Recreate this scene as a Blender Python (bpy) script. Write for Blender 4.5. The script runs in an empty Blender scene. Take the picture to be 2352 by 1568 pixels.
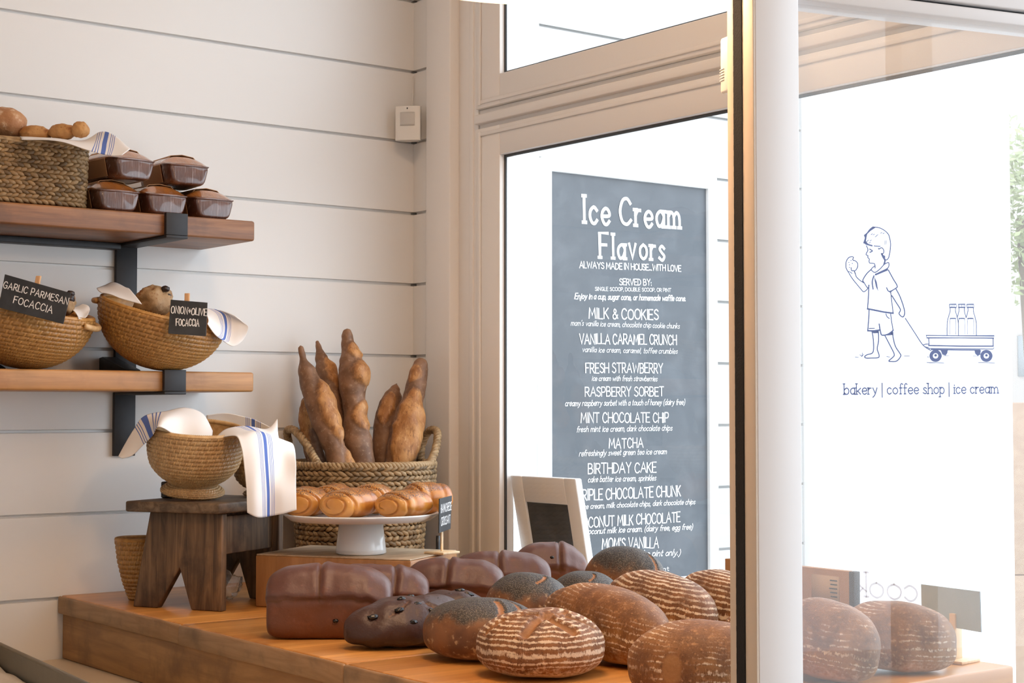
import bpy, bmesh, math, random
from mathutils import Vector, Matrix, noise as mn
V = Vector
SC = bpy.context.scene
COL = SC.collection
PI = math.pi

# ---------------------------------------------------------------- camera
FPX, CX, CY = 3730.0, 1176.0, 784.0
YAW = math.atan2(4848.0, 3730.0)
PITCH = math.radians(2.333)
CAM = V((0, 0, 1.4))
F0 = V((math.cos(YAW), math.sin(YAW), 0))
RT = V((math.sin(YAW), -math.cos(YAW), 0))
UP0 = V((0, 0, 1))
FW = F0 * math.cos(PITCH) + UP0 * math.sin(PITCH)
UPV = UP0 * math.cos(PITCH) - F0 * math.sin(PITCH)
cd = bpy.data.cameras.new('camera')
cd.sensor_width = 36.0
cd.lens = FPX / 2352.0 * 36.0
cd.clip_start = 0.05
cam = bpy.data.objects.new('camera', cd)
COL.objects.link(cam)
cam.matrix_world = Matrix(((RT.x, UPV.x, -FW.x, CAM.x), (RT.y, UPV.y, -FW.y, CAM.y), (RT.z, UPV.z, -FW.z, CAM.z), (0, 0, 0, 1)))
SC.camera = cam

# ---------------------------------------------------------------- world, exposure, lights
SC.view_settings.view_transform = 'Standard'
SC.view_settings.look = 'None'
SC.view_settings.gamma = 1
SC.view_settings.use_curve_mapping = False
SC.view_settings.exposure = EXPOSURE = 0.66
SC.cycles.use_denoising = True
SC.cycles.max_bounces = 10
SC.cycles.transparent_max_bounces = 16
SC.cycles.caustics_reflective = False
SC.cycles.caustics_refractive = False
SC.cycles.sample_clamp_indirect = 6
wd = bpy.data.worlds.new('overcast_sky')
SC.world = wd
wd.use_nodes = True
bg = wd.node_tree.nodes['Background']
bg.inputs[0].default_value = (0.80, 0.905, 1.0, 1)
# brighter sky in front of the shop window, duller behind the building
_nt = wd.node_tree
_tc = _nt.nodes.new('ShaderNodeTexCoord')
_dt = _nt.nodes.new('ShaderNodeVectorMath'); _dt.operation = 'DOT_PRODUCT'
_dt.inputs[1].default_value = (0.86, -0.35, 0.36)
_nt.links.new(_tc.outputs['Generated'], _dt.inputs[0])
_mr = _nt.nodes.new('ShaderNodeMapRange')
for _i, _v in ((1, -0.6), (2, 1.0), (3, 1.3), (4, 2.95)): _mr.inputs[_i].default_value = _v
_nt.links.new(_dt.outputs['Value'], _mr.inputs[0])
_nt.links.new(_mr.outputs[0], bg.inputs[1])

def add_light(name, kind, loc, energy, color, size=0.1, rot=None, sx=None, sy=None):
    l = bpy.data.lights.new(name, kind)
    l.energy = energy
    l.color = color
    if kind == 'AREA':
        l.shape = 'RECTANGLE'
        l.size, l.size_y = sx, sy
    else:
        l.shadow_soft_size = size
    o = bpy.data.objects.new(name, l)
    COL.objects.link(o)
    o.location = loc
    if rot: o.rotation_euler = rot
    return o
WARM = (1.0, 0.66, 0.41)
# ceiling lamps of the shop (downlights in the ceiling, out of the picture)
for i, (x, y, e) in enumerate([(0.55, 2.2, 0.6), (1.45, 2.1, 7), (0.4, 0.4, 7.5), (-0.9, -0.4, 7)]):
    add_light('ceiling_downlight', 'AREA', (x, y, 3.08), e, WARM, rot=(0, 0, 0), sx=0.3, sy=0.3)

# ---------------------------------------------------------------- pixel -> place helpers
def ray(px, py):
    return FW + RT * ((px - CX) / FPX) + UPV * ((CY - py) / FPX)
def dp(px, py, d):
    return CAM + ray(px, py) * d
def gp(px, py, z):
    v = ray(px, py)
    return CAM + v * ((z - CAM.z) / v.z)
def yp(px, py, y):
    v = ray(px, py)
    return CAM + v * ((y - CAM.y) / v.y)
def xp(px, py, x):
    v = ray(px, py)
    return CAM + v * ((x - CAM.x) / v.x)
def plane_pt(px, py, o, n):
    v = ray(px, py)
    return CAM + v * ((o - CAM).dot(n) / v.dot(n))

XW, YW = 2.41, 3.562
TZ = 1.4 - 0.425            # table top
HI = {}

# ---------------------------------------------------------------- objects
def tag(o, label=None, cat=None, group=None, kind=None):
    if label: o['label'] = label
    if cat: o['category'] = cat
    if group: o['group'] = group
    if kind: o['kind'] = kind
    return o
def thing(name, label, cat, loc=(0, 0, 0), rot=None, group=None):
    o = bpy.data.objects.new(name, None)
    o.empty_display_size = 0.05
    COL.objects.link(o)
    o.location = loc
    if rot is not None:
        if isinstance(rot, Matrix):
            o.rotation_euler = rot.to_euler()
        elif isinstance(rot, (int, float)):
            o.rotation_euler = (0, 0, rot)
        else:
            o.rotation_euler = rot
    return tag(o, label, cat, group)
def struct(name):
    o = bpy.data.objects.new(name, None)
    COL.objects.link(o)
    o['kind'] = 'structure'
    return o

class MB:
    def __init__(s):
        s.v, s.f, s.uv, s.at = [], [], {}, {}
    def add(s, verts, faces):
        n = len(s.v)
        s.v.extend([V(p) for p in verts])
        s.f.extend([tuple(i + n for i in f) for f in faces])
        return n
    def build(s, name, mat, parent=None, smooth=True, world=False, bevel=0, solid=0, sub=0, kind=None):
        off = parent.location.copy() if (world and parent is not None) else V((0, 0, 0))
        me = bpy.data.meshes.new(name)
        me.from_pydata([tuple(p - off) for p in s.v], [], s.f)
        if s.uv:
            ul = me.uv_layers.new(name='UVMap')
            for lo in me.loops:
                ul.data[lo.index].uv = s.uv.get(lo.vertex_index, (0, 0))
        for k, d in s.at.items():
            a = me.attributes.new(k, 'FLOAT', 'POINT')
            for i, x in d.items(): a.data[i].value = x
        bm = bmesh.new(); bm.from_mesh(me)
        bmesh.ops.recalc_face_normals(bm, faces=bm.faces)
        bm.to_mesh(me); bm.free()
        if smooth:
            me.polygons.foreach_set('use_smooth', [True] * len(me.polygons))
        me.materials.append(mat)
        o = bpy.data.objects.new(name, me)
        COL.objects.link(o)
        if parent is not None: o.parent = parent
        if bevel:
            m = o.modifiers.new('edge', 'BEVEL'); m.width = bevel; m.segments = 2; m.limit_method = 'ANGLE'; m.angle_limit = 0.6
        if solid:
            m = o.modifiers.new('thick', 'SOLIDIFY'); m.thickness = solid; m.offset = 0
        if sub:
            m = o.modifiers.new('sub', 'SUBSURF'); m.levels = sub; m.render_levels = sub
        if kind: o['kind'] = kind
        return o
    # shapes
    def box(s, lo, hi):
        x0, y0, z0 = lo; x1, y1, z1 = hi
        s.add([(x0, y0, z0), (x1, y0, z0), (x1, y1, z0), (x0, y1, z0), (x0, y0, z1), (x1, y0, z1), (x1, y1, z1), (x0, y1, z1)],
              [(0, 3, 2, 1), (4, 5, 6, 7), (0, 1, 5, 4), (1, 2, 6, 5), (2, 3, 7, 6), (3, 0, 4, 7)])
        return s
    def obox(s, o, u, v, w):       # corner + three edge vectors
        o = V(o)
        p = [o, o + u, o + u + v, o + v]
        s.add(p + [q + w for q in p], [(0, 3, 2, 1), (4, 5, 6, 7), (0, 1, 5, 4), (1, 2, 6, 5), (2, 3, 7, 6), (3, 0, 4, 7)])
        return s
    def prism(s, pts, w):          # 3d polygon extruded by w
        n = len(pts)
        pts = [V(p) for p in pts]
        s.add(pts + [p + w for p in pts], [tuple(range(n - 1, -1, -1)), tuple(range(n, 2 * n))] + [(i, (i + 1) % n, n + (i + 1) % n, n + i) for i in range(n)])
        return s
    def tube(s, pts, r, n=8, closed=False):
        pts = [V(p) for p in pts]
        k = len(pts)
        rs = r if isinstance(r, (list, tuple)) else [r] * k
        t0 = None
        base = len(s.v)
        ref = None
        for i in range(k):
            a = pts[(i - 1) % k] if (closed or i > 0) else pts[i]
            b = pts[(i + 1) % k] if (closed or i < k - 1) else pts[i]
            t = (b - a)
            t = t.normalized() if t.length > 1e-9 else V((0, 0, 1))
            if ref is None:
                ref = t.orthogonal().normalized()
            ref = (ref - t * ref.dot(t))
            ref = ref.normalized() if ref.length > 1e-9 else t.orthogonal().normalized()
            q = t.cross(ref)
            for j in range(n):
                an = 2 * PI * j / n
                s.v.append(pts[i] + (ref * math.cos(an) + q * math.sin(an)) * rs[i])
        m = k if closed else k - 1
        for i in range(m):
            i2 = (i + 1) % k
            for j in range(n):
                j2 = (j + 1) % n
                s.f.append((base + i * n + j, base + i * n + j2, base + i2 * n + j2, base + i2 * n + j))
        if not closed:
            s.f.append(tuple(base + j for j in range(n - 1, -1, -1)))
            s.f.append(tuple(base + (k - 1) * n + j for j in range(n)))
        return s
    def grid(s, nu, nv, fn, closed_u=False, uv=True, attrs=()):
        base = len(s.v)
        cu = nu if closed_u else nu + 1
        for i in range(cu):
            for j in range(nv + 1):
                r = fn(i / nu, j / nv)
                if attrs:
                    p, av = r
                    for k, x in zip(attrs, av): s.at.setdefault(k, {})[len(s.v)] = x
                else:
                    p = r
                if uv: s.uv[len(s.v)] = (i / nu, j / nv)
                s.v.append(V(p))
        for i in range(nu):
            i2 = (i + 1) % cu
            for j in range(nv):
                s.f.append((base + i * (nv + 1) + j, base + i2 * (nv + 1) + j, base + i2 * (nv + 1) + j + 1, base + i * (nv + 1) + j + 1))
        return s
    def lathe(s, prof, n=48, c=(0, 0, 0), cap=True):
        c = V(c)
        base = len(s.v)
        k = len(prof)
        for i in range(n):
            a = 2 * PI * i / n
            for (r, z) in prof: s.v.append(c + V((r * math.cos(a), r * math.sin(a), z)))
        for i in range(n):
            i2 = (i + 1) % n
            for j in range(k - 1):
                s.f.append((base + i * k + j, base + i2 * k + j, base + i2 * k + j + 1, base + i * k + j + 1))
        if cap:
            s.f.append(tuple(base + i * k for i in range(n - 1, -1, -1)))
            s.f.append(tuple(base + i * k + k - 1 for i in range(n)))
        return s

def crv(pts, n=6, closed=False):   # catmull-rom through points (tuples of any size)
    pts = [V(p) for p in pts]
    k = len(pts)
    out = []
    m = k if closed else k - 1
    for i in range(m):
        g = lambda q: pts[q % k] if closed else pts[max(0, min(k - 1, q))]
        p0, p1, p2, p3 = g(i - 1), g(i), g(i + 1), g(i + 2)
        for j in range(n):
            t = j / n
            out.append(0.5 * ((2 * p1) + (p2 - p0) * t + (2 * p0 - 5 * p1 + 4 * p2 - p3) * t * t + (3 * p1 - p0 - 3 * p2 + p3) * t ** 3))
    if not closed: out.append(pts[-1])
    return out
def sstep(a, b, x):
    t = max(0, min(1, (x - a) / (b - a)))
    return t * t * (3 - 2 * t)
def nz(p, sc, seed=0):
    return mn.noise(V((p[0] * sc + seed * 7.31, p[1] * sc - seed * 3.7, p[2] * sc + seed * 1.9)))

# ---------------------------------------------------------------- materials
class NT:
    def __init__(s, name):
        s.m = bpy.data.materials.new(name)
        s.m.use_nodes = True
        s.t = s.m.node_tree
        s.b = s.t.nodes['Principled BSDF']
        s.out = s.t.nodes['Material Output']
    def n(s, typ, **kw):
        nd = s.t.nodes.new(typ)
        for k, v in kw.items():
            if k.startswith('_'): setattr(nd, k[1:], v)
        return nd
    def l(s, a, b): s.t.links.new(a, b)
    def val(s, x, sock):
        if isinstance(x, bpy.types.NodeSocket): s.l(x, sock)
        else: sock.default_value = x
    def math(s, op, a, b=0.0, clamp=False):
        nd = s.n('ShaderNodeMath', _operation=op, _use_clamp=clamp)
        s.val(a, nd.inputs[0]); s.val(b, nd.inputs[1])
        return nd.outputs[0]
    def ramp(s, x, a, b):   # smoothstep a..b
        nd = s.n('ShaderNodeMapRange', _interpolation_type='SMOOTHSTEP')
        s.val(x, nd.inputs[0])
        nd.inputs[1].default_value = a; nd.inputs[2].default_value = b
        return nd.outputs[0]
    def mix(s, f, a, b):
        nd = s.n('ShaderNodeMix', _data_type='RGBA')
        s.val(f, nd.inputs[0])
        for x, i in ((a, 6), (b, 7)):
            if isinstance(x, tuple): nd.inputs[i].default_value = (*x, 1)
            else: s.l(x, nd.inputs[i])
        return nd.outputs[2]
    def coord(s, kind='Object', scale=None, rot=None):
        c = s.n('ShaderNodeTexCoord').outputs[kind]
        if scale or rot:
            mp = s.n('ShaderNodeMapping')
            s.l(c, mp.inputs[0])
            if scale: mp.inputs['Scale'].default_value = scale
            if rot: mp.inputs['Rotation'].default_value = rot
            return mp.outputs[0]
        return c
    def noise(s, co, scale, detail=3, rough=0.55, dist=0):
        nd = s.n('ShaderNodeTexNoise')
        s.l(co, nd.inputs['Vector'])
        nd.inputs['Scale'].default_value = scale
        nd.inputs['Detail'].default_value = detail
        nd.inputs['Roughness'].default_value = rough
        nd.inputs['Distortion'].default_value = dist
        return nd.outputs['Fac']
    def voro(s, co, scale):
        nd = s.n('ShaderNodeTexVoronoi')
        s.l(co, nd.inputs['Vector'])
        nd.inputs['Scale'].default_value = scale
        return nd.outputs
    def attr(s, name):
        return s.n('ShaderNodeAttribute', _attribute_name=name).outputs['Fac']
    def sep(s, c):
        nd = s.n('ShaderNodeSeparateXYZ')
        s.l(c, nd.inputs[0])
        return nd.outputs
    def bump(s, h, strength=0.3, dist=0.002, nrm=None):
        nd = s.n('ShaderNodeBump')
        s.l(h, nd.inputs['Height'])
        nd.inputs['Strength'].default_value = strength
        nd.inputs['Distance'].default_value = dist
        if nrm is not None: s.l(nrm, nd.inputs['Normal'])
        s.l(nd.outputs[0], s.b.inputs['Normal'])
        return nd.outputs[0]
    def set(s, col=None, rough=None, metal=None, coat=None, spec=None, sheen=None, sss=None):
        b = s.b
        if col is not None:
            if isinstance(col, tuple): b.inputs['Base Color'].default_value = (*col, 1)
            else: s.l(col, b.inputs['Base Color'])
        if rough is not None: s.val(rough, b.inputs['Roughness'])
        if metal is not None: b.inputs['Metallic'].default_value = metal
        if coat is not None:
            s.val(coat, b.inputs['Coat Weight']); b.inputs['Coat Roughness'].default_value = 0.12
        if spec is not None: b.inputs['Specular IOR Level'].default_value = spec
        return s.m

def m_plain(name, col, rough=0.5, metal=0, bscale=0, bstr=0.1, var=0, vscale=8, bdist=0.001):
    k = NT(name)
    co = k.coord()
    c = col
    if var:
        c = k.mix(k.noise(co, vscale, 4), tuple(x * (1 - var) for x in col), tuple(min(1, x * (1 + var)) for x in col))
    k.set(c, rough, metal)
    if bscale: k.bump(k.noise(co, bscale, 4), bstr, bdist)
    return k.m
def m_wood(name, c1, c2, axis=0, gs=1.0, rough=0.45, dark=None, strips=None, saxis=1):
    k = NT(name)
    sc = [14.0 * gs] * 3
    sc[axis] = 1.1 * gs
    co = k.coord(scale=tuple(sc))
    g = k.noise(co, 3.0, 6, 0.62, 0.8)
    c = k.mix(k.ramp(g, 0.32, 0.72), c1, c2)
    raw = k.coord()
    if strips:
        ax = k.sep(raw)
        cell = k.math('FLOOR', k.math('MULTIPLY', ax[saxis], 1.0 / strips))
        wn = k.n('ShaderNodeTexWhiteNoise', _noise_dimensions='1D')
        k.l(cell, wn.inputs['W'])
        c = k.mix(k.math('MULTIPLY', wn.outputs['Value'], 0.45), c, tuple(x * 0.62 for x in c1))
    if dark:
        b = k.noise(raw, 9, 5, 0.6)
        c = k.mix(k.ramp(b, 0.48, 0.75), c, dark)
    k.set(c, rough)
    k.bump(g, 0.25, 0.0015)
    return k.m

WHITE = m_plain('white_wall_paint', (0.80, 0.795, 0.785), 0.38, bscale=25, bstr=0.08, var=0.02, vscale=3)
CEIL = m_plain('tan_ceiling_boards', (0.46, 0.38, 0.31), 0.6)
TRIM = m_plain('white_trim_paint', (0.86, 0.83, 0.80), 0.35, bscale=40, bstr=0.05)
EXT = m_plain('exterior_white_paint', (0.86, 0.86, 0.855), 0.5, bscale=25, bstr=0.05)
SIDING = m_plain('pale_exterior_siding_paint', (0.48, 0.475, 0.465), 0.6, bscale=25, bstr=0.05)
DOORP = m_plain('door_paint', (0.80, 0.785, 0.79), 0.35, bscale=60, bstr=0.06)
DOORE = m_plain('lamp_warmed_door_edge', (0.64, 0.53, 0.42), 0.5, bscale=60, bstr=0.15, var=0.06)  # cream edge with the lamp's warm tint put into its colour
PILE = m_plain('black_pile', (0.008, 0.007, 0.008), 0.95, bscale=400, bstr=0.5)
GASK = m_plain('grey_gasket', (0.09, 0.10, 0.11), 0.6)
STEEL = m_plain('dark_raw_steel', (0.035, 0.034, 0.036), 0.5, 0.55, bscale=60, bstr=0.1, var=0.35, vscale=20)
CER = m_plain('white_ceramic', (0.82, 0.82, 0.82), 0.12)
PLAS = m_plain('white_plastic', (0.80, 0.78, 0.74), 0.4)
LENS = m_plain('frosted_lens', (0.58, 0.56, 0.53), 0.35)
BLACKP = m_plain('black_plastic', (0.012, 0.012, 0.014), 0.3)
BRONZE = m_plain('dark_bronze', (0.02, 0.016, 0.013), 0.35, 0.7)
KRAFT = m_plain('kraft_card', (0.36, 0.19, 0.085), 0.75, bscale=120, bstr=0.1, var=0.12, vscale=30)
KRAFTL = m_plain('kraft_label', (0.42, 0.28, 0.17), 0.6, var=0.08, vscale=20)
PAPER = m_plain('white_paper', (0.70, 0.64, 0.56), 0.7, bscale=12, bstr=0.6, bdist=0.01)
CHALK = m_plain('chalk_paint', (0.88, 0.88, 0.88), 0.8, var=0.10, vscale=300)
INKB = m_plain('navy_vinyl', (0.10, 0.14, 0.34), 0.5)
INKK = m_plain('dark_print', (0.035, 0.033, 0.035), 0.6)
PALEW = m_wood('pale_stand_wood', (0.72, 0.50, 0.28), (0.80, 0.62, 0.40), 2, 2.0, 0.5)
PEGW = m_wood('peg_wood', (0.55, 0.30, 0.14), (0.68, 0.42, 0.22), 2, 2.0, 0.5)
SHELF_U = m_wood('dark_shelf_wood', (0.16, 0.062, 0.024), (0.33, 0.145, 0.055), 0, 1.0, 0.42, dark=(0.10, 0.042, 0.02))
SHELF_L = m_wood('light_shelf_wood', (0.36, 0.165, 0.055), (0.52, 0.26, 0.09), 0, 1.0, 0.42, dark=(0.27, 0.115, 0.04))
BUTCH = m_wood('butcher_block_top', (0.52, 0.215, 0.050), (0.72, 0.345, 0.095), 0, 0.9, 0.33, strips=0.045)
ENDG = m_wood('worn_plank_end', (0.30, 0.165, 0.075), (0.42, 0.25, 0.125), 1, 1.2, 0.6, dark=(0.19, 0.11, 0.055))
APRON = m_wood('rough_apron_wood', (0.30, 0.145, 0.05), (0.47, 0.25, 0.09), 1, 0.9, 0.6, dark=(0.22, 0.105, 0.04))
BLOCKW = m_wood('chopping_block_wood', (0.33, 0.145, 0.05), (0.47, 0.235, 0.09), 2, 0.7, 0.45, strips=0.06, saxis=1)
BLOCKT = m_wood('worn_block_top', (0.42, 0.30, 0.19), (0.60, 0.47, 0.34), 0, 1.1, 0.5, dark=(0.30, 0.20, 0.12))
STOOLW = m_wood('weathered_stool_wood', (0.060, 0.034, 0.019), (0.22, 0.125, 0.062), 2, 1.5, 0.6, dark=(0.045, 0.026, 0.016))
STOOLT = m_wood('weathered_seat_wood', (0.07, 0.045, 0.028), (0.21, 0.14, 0.085), 0, 1.3, 0.6, dark=(0.04, 0.025, 0.018))
LEDGE = m_plain('cream_counter_paint', (0.66, 0.56, 0.42), 0.45, var=0.03)
PAN = m_plain('dull_pan_metal', (0.21, 0.175, 0.125), 0.55, 0.15, bscale=50, bstr=0.2, var=0.25)
FLOORM = m_wood('floor_wood', (0.30, 0.19, 0.11), (0.40, 0.27, 0.16), 0, 0.6, 0.45, strips=0.12)
CONC = m_plain('pale_concrete', (0.62, 0.61, 0.59), 0.85, bscale=30, bstr=0.2, var=0.05)

def m_chalkboard(name, col, v):
    k = NT(name)
    co = k.coord()
    c = k.mix(k.ramp(k.noise(co, 9, 5, 0.6, 0.6), 0.4, 0.75), col, v)
    k.set(c, 0.5)
    k.bump(k.noise(co, 200, 2), 0.05)
    return k.m
SLATE = m_chalkboard('black_slate', (0.022, 0.023, 0.026), (0.05, 0.052, 0.058))
MENU = m_chalkboard('glare_grey_menu_slate', (0.068, 0.080, 0.095), (0.100, 0.113, 0.130))  # glare and haze on the board put into its grey-blue colour

def m_fibre(name, c1, c2, c3, rough=0.6, sc=60, shade=False):
    k = NT(name)
    co = k.coord()
    a = k.noise(co, sc, 3)
    b = k.noise(co, sc * 0.12, 3)
    c = k.mix(k.ramp(a, 0.35, 0.65), c1, c2)
    c = k.mix(k.ramp(b, 0.45, 0.7), c, c3)
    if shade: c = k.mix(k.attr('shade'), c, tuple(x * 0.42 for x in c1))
    k.set(c, rough)
    k.bump(k.noise(co, sc * 6, 2), 0.3, 0.0006)
    return k.m
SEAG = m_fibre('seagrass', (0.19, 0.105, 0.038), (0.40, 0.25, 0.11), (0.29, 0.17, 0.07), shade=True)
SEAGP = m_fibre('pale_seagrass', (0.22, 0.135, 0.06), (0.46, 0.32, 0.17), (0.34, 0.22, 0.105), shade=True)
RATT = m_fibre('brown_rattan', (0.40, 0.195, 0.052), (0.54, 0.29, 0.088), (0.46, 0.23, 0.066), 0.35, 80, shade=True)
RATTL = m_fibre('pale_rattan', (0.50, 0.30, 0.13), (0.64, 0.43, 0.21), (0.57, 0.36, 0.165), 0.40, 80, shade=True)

def m_cloth():
    k = NT('white_napkin_blue_stripes')
    u = k.sep(k.coord('UV'))[0]
    def band(c, w):
        return k.math('LESS_THAN', k.math('ABSOLUTE', k.math('SUBTRACT', u, c)), w)
    m = band(0.5, 0.028)
    for c in (0.41, 0.435, 0.385, 0.565, 0.59, 0.615):
        m = k.math('MAXIMUM', m, band(c, 0.0042))
    weave = k.noise(k.coord(), 900, 2)
    c = k.mix(m, (0.80, 0.77, 0.75), (0.085, 0.155, 0.47))
    k.set(c, 0.85)
    k.bump(weave, 0.15, 0.0004)
    return k.m
CLOTH = m_cloth()

def m_glass(name, veil=0.0, tint=(1, 1, 1), ior=1.5, veil_col=(0.9, 0.93, 0.95)):
    k = NT(name)
    t = k.t
    tr = k.n('ShaderNodeBsdfTransparent'); tr.inputs[0].default_value = (*tint, 1)
    gl = k.n('ShaderNodeBsdfGlossy'); gl.inputs['Roughness'].default_value = 0.0
    fr = k.n('ShaderNodeFresnel')
    bf = k.n('ShaderNodeNewGeometry').outputs['Backfacing']
    k.l(k.math('SUBTRACT', ior, k.math('MULTIPLY', bf, ior - 1 / ior)), fr.inputs[0])
    mx = k.n('ShaderNodeMixShader')
    k.l(fr.outputs[0], mx.inputs[0]); k.l(tr.outputs[0], mx.inputs[1]); k.l(gl.outputs[0], mx.inputs[2])
    last = mx.outputs[0]
    if veil:
        df = k.n('ShaderNodeBsdfTranslucent'); df.inputs[0].default_value = (*veil_col, 1)
        d2 = k.n('ShaderNodeBsdfDiffuse'); d2.inputs[0].default_value = (*veil_col, 1)
        dm = k.n('ShaderNodeMixShader'); dm.inputs[0].default_value = 0.5
        k.l(df.outputs[0], dm.inputs[1]); k.l(d2.outputs[0], dm.inputs[2])
        m2 = k.n('ShaderNodeMixShader')
        m2.inputs[0].default_value = veil
        k.l(last, m2.inputs[1]); k.l(dm.outputs[0], m2.inputs[2])
        last = m2.outputs[0]
    k.l(last, k.out.inputs[0])
    return k.m
GLASS = m_glass('window_glass', 0.02)
GREYV = m_glass('pale_vinyl', 0.80, veil_col=(0.36, 0.31, 0.33))
DGLASS = m_glass('hazed_door_glass', 0.14)  # pale veil in the pane stands in for white reflections on it
FILM = m_glass('clear_plastic_film', 0.12)

# breads
def m_country(name, c_dark, c_mid, c_light, rings=19.0, flour=0.75, bottom=0.7, thin=0.0):
    k = NT(name)
    uv = k.sep(k.coord('UV'))
    co = k.coord()
    v = uv[1]
    n1 = k.noise(co, 28, 4, 0.6)
    n2 = k.noise(co, 140, 3, 0.6)
    n3 = k.noise(co, 12, 3)
    base = k.mix(k.ramp(n1, 0.3, 0.7), c_dark, c_mid)
    base = k.mix(k.ramp(n3, 0.5, 0.72), base, c_light)
    base = k.mix(k.math('MULTIPLY', k.ramp(n2, 0.55, 0.75), 0.35), base, tuple(min(1, x * 1.9 + 0.05) for x in c_light))
    n5 = k.noise(k.coord(scale=(420, 420, 150)), 1.0, 3, 0.7)
    base = k.mix(k.math('MULTIPLY', k.ramp(n5, 0.60, 0.72), 0.45), base, (0.62, 0.45, 0.30))
    base = k.mix(k.math('MULTIPLY', k.ramp(n5, 0.44, 0.34), 0.55), base, tuple(x * 0.5 for x in c_dark))
    vv = k.math('ADD', v, k.math('MULTIPLY', k.math('SUBTRACT', k.noise(co, 22, 2), 0.5), 0.05))
    ring = k.math('SINE', k.math('MULTIPLY', vv, rings * 2 * PI))
    ring = k.ramp(k.math('ADD', ring, k.math('ADD', k.math('MULTIPLY', k.math('SUBTRACT', n2, 0.5), 3.4), k.math('MULTIPLY', k.math('SUBTRACT', n5, 0.5), 3.2))), -0.05 + thin, 0.95 + thin)
    patch = k.ramp(k.noise(co, 14, 3), 0.60 - 0.35 * flour, 0.78 - 0.3 * flour)
    top = k.math('SUBTRACT', 1.0, k.ramp(v, 0.56, 0.68))
    fl = k.math('MULTIPLY', k.math('MULTIPLY', ring, patch), top)
    low = k.math('MULTIPLY', k.ramp(k.math('ADD', v, k.math('MULTIPLY', k.math('SUBTRACT', n2, 0.5), 0.5)), 0.60, 0.76), bottom)
    fl = k.math('MAXIMUM', fl, low)
    sl = k.attr('slash')
    fl = k.math('MULTIPLY', fl, k.math('SUBTRACT', 1.0, k.ramp(sl, 0.2, 0.6)))
    fl = k.math('MULTIPLY', fl, 0.85)
    c = k.mix(fl, base, (0.74, 0.60, 0.45))
    c = k.mix(k.math('MULTIPLY', k.ramp(sl, 0.3, 0.8), 0.75), c, tuple(x * 0.95 for x in c_light))
    k.set(c, 0.62)
    h = k.math('ADD', k.math('MULTIPLY', n1, 0.5), k.math('ADD', k.math('MULTIPLY', n2, 0.35), k.math('MULTIPLY', fl, 0.35)))
    k.bump(h, 0.55, 0.004)
    return k.m
COUNTRY = m_country('floured_country_crust', (0.125, 0.046, 0.015), (0.23, 0.09, 0.028), (0.34, 0.15, 0.048), 22, 0.95, 0.9)
COUNTRY2 = m_country('golden_country_crust', (0.13, 0.05, 0.016), (0.25, 0.105, 0.033), (0.36, 0.17, 0.058), 24, 0.55, 0.45, 0.5)

def m_poppy():
    k = NT('poppy_seed_crust')
    uv = k.sep(k.coord('UV'))
    co = k.coord()
    v = uv[1]
    n1 = k.noise(co, 22, 4)
    n2 = k.noise(co, 120, 3)
    vo = k.voro(co, 420)
    base = k.mix(k.ramp(n1, 0.3, 0.7), (0.10, 0.04, 0.018), (0.21, 0.088, 0.032))
    base = k.mix(k.math('MULTIPLY', k.ramp(n2, 0.58, 0.72), 0.7), base, (0.50, 0.33, 0.18))
    low = k.ramp(k.math('ADD', v, k.math('MULTIPLY', k.math('SUBTRACT', n2, 0.5), 0.3)), 0.62, 0.8)
    base = k.mix(k.math('MULTIPLY', low, 0.55), base, (0.52, 0.37, 0.24))
    seed = k.mix(k.ramp(vo[0], 0.1, 0.55), (0.17, 0.145, 0.11), (0.028, 0.025, 0.024))
    cov = k.ramp(k.math('ADD', v, k.math('MULTIPLY', k.math('SUBTRACT', k.noise(co, 18, 3), 0.5), 0.30)), 0.47, 0.40)
    cov = k.math('MULTIPLY', k.math('SUBTRACT', 1.0, k.ramp(k.math('ADD', v, k.math('MULTIPLY', k.math('SUBTRACT', k.noise(co, 30, 4), 0.5), 0.34)), 0.30, 0.42)), 0.95)
    sl = k.ramp(k.attr('slash'), 0.3, 0.7)
    cov = k.math('MULTIPLY', cov, k.math('SUBTRACT', 1.0, sl))
    c = k.mix(cov, base, seed)
    c = k.mix(k.math('MULTIPLY', sl, 0.8), c, (0.36, 0.15, 0.05))
    k.set(c, 0.55)
    k.bump(k.math('ADD', k.math('MULTIPLY', n1, 0.3), k.math('MULTIPLY', k.math('MULTIPLY', vo[0], cov), -0.5)), 0.5, 0.003)
    return k.m
POPPY = m_poppy()

def m_choc(name, top, side, zt=0.06, bst=0.3):
    k = NT(name)
    co = k.coord()
    z = k.sep(co)[2]
    n1 = k.noise(co, 18, 4)
    n2 = k.noise(co, 160, 2)
    n3 = k.noise(co, 45, 3)
    f = k.ramp(k.math('ADD', z, k.math('MULTIPLY', k.math('SUBTRACT', n1, 0.5), 0.03)), zt - 0.02, zt + 0.012)
    c = k.mix(f, side, top)
    c = k.mix(k.math('MULTIPLY', k.ramp(n3, 0.55, 0.75), 0.35), c, tuple(x * 1.7 for x in side))
    c = k.mix(k.math('MULTIPLY', k.ramp(n2, 0.6, 0.75), 0.2), c, tuple(min(1, x * 2.4) for x in top))
    c = k.mix(k.ramp(k.attr('slash'), 0.35, 0.8), c, (0.10, 0.035, 0.012))
    k.set(c, 0.42)
    k.bump(k.math('ADD', k.math('MULTIPLY', n3, 0.5), k.math('MULTIPLY', n2, 0.35)), bst, 0.003)
    return k.m
CHOC = m_choc('chocolate_loaf_crust', (0.112, 0.047, 0.036), (0.135, 0.040, 0.013), 0.07)
CHOCB = m_choc('dark_chocolate_crust', (0.055, 0.023, 0.017), (0.035, 0.014, 0.009), 0.03, 0.7)
CHIP = m_plain('dark_chocolate_chunk', (0.008, 0.006, 0.006), 0.25)

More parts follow.
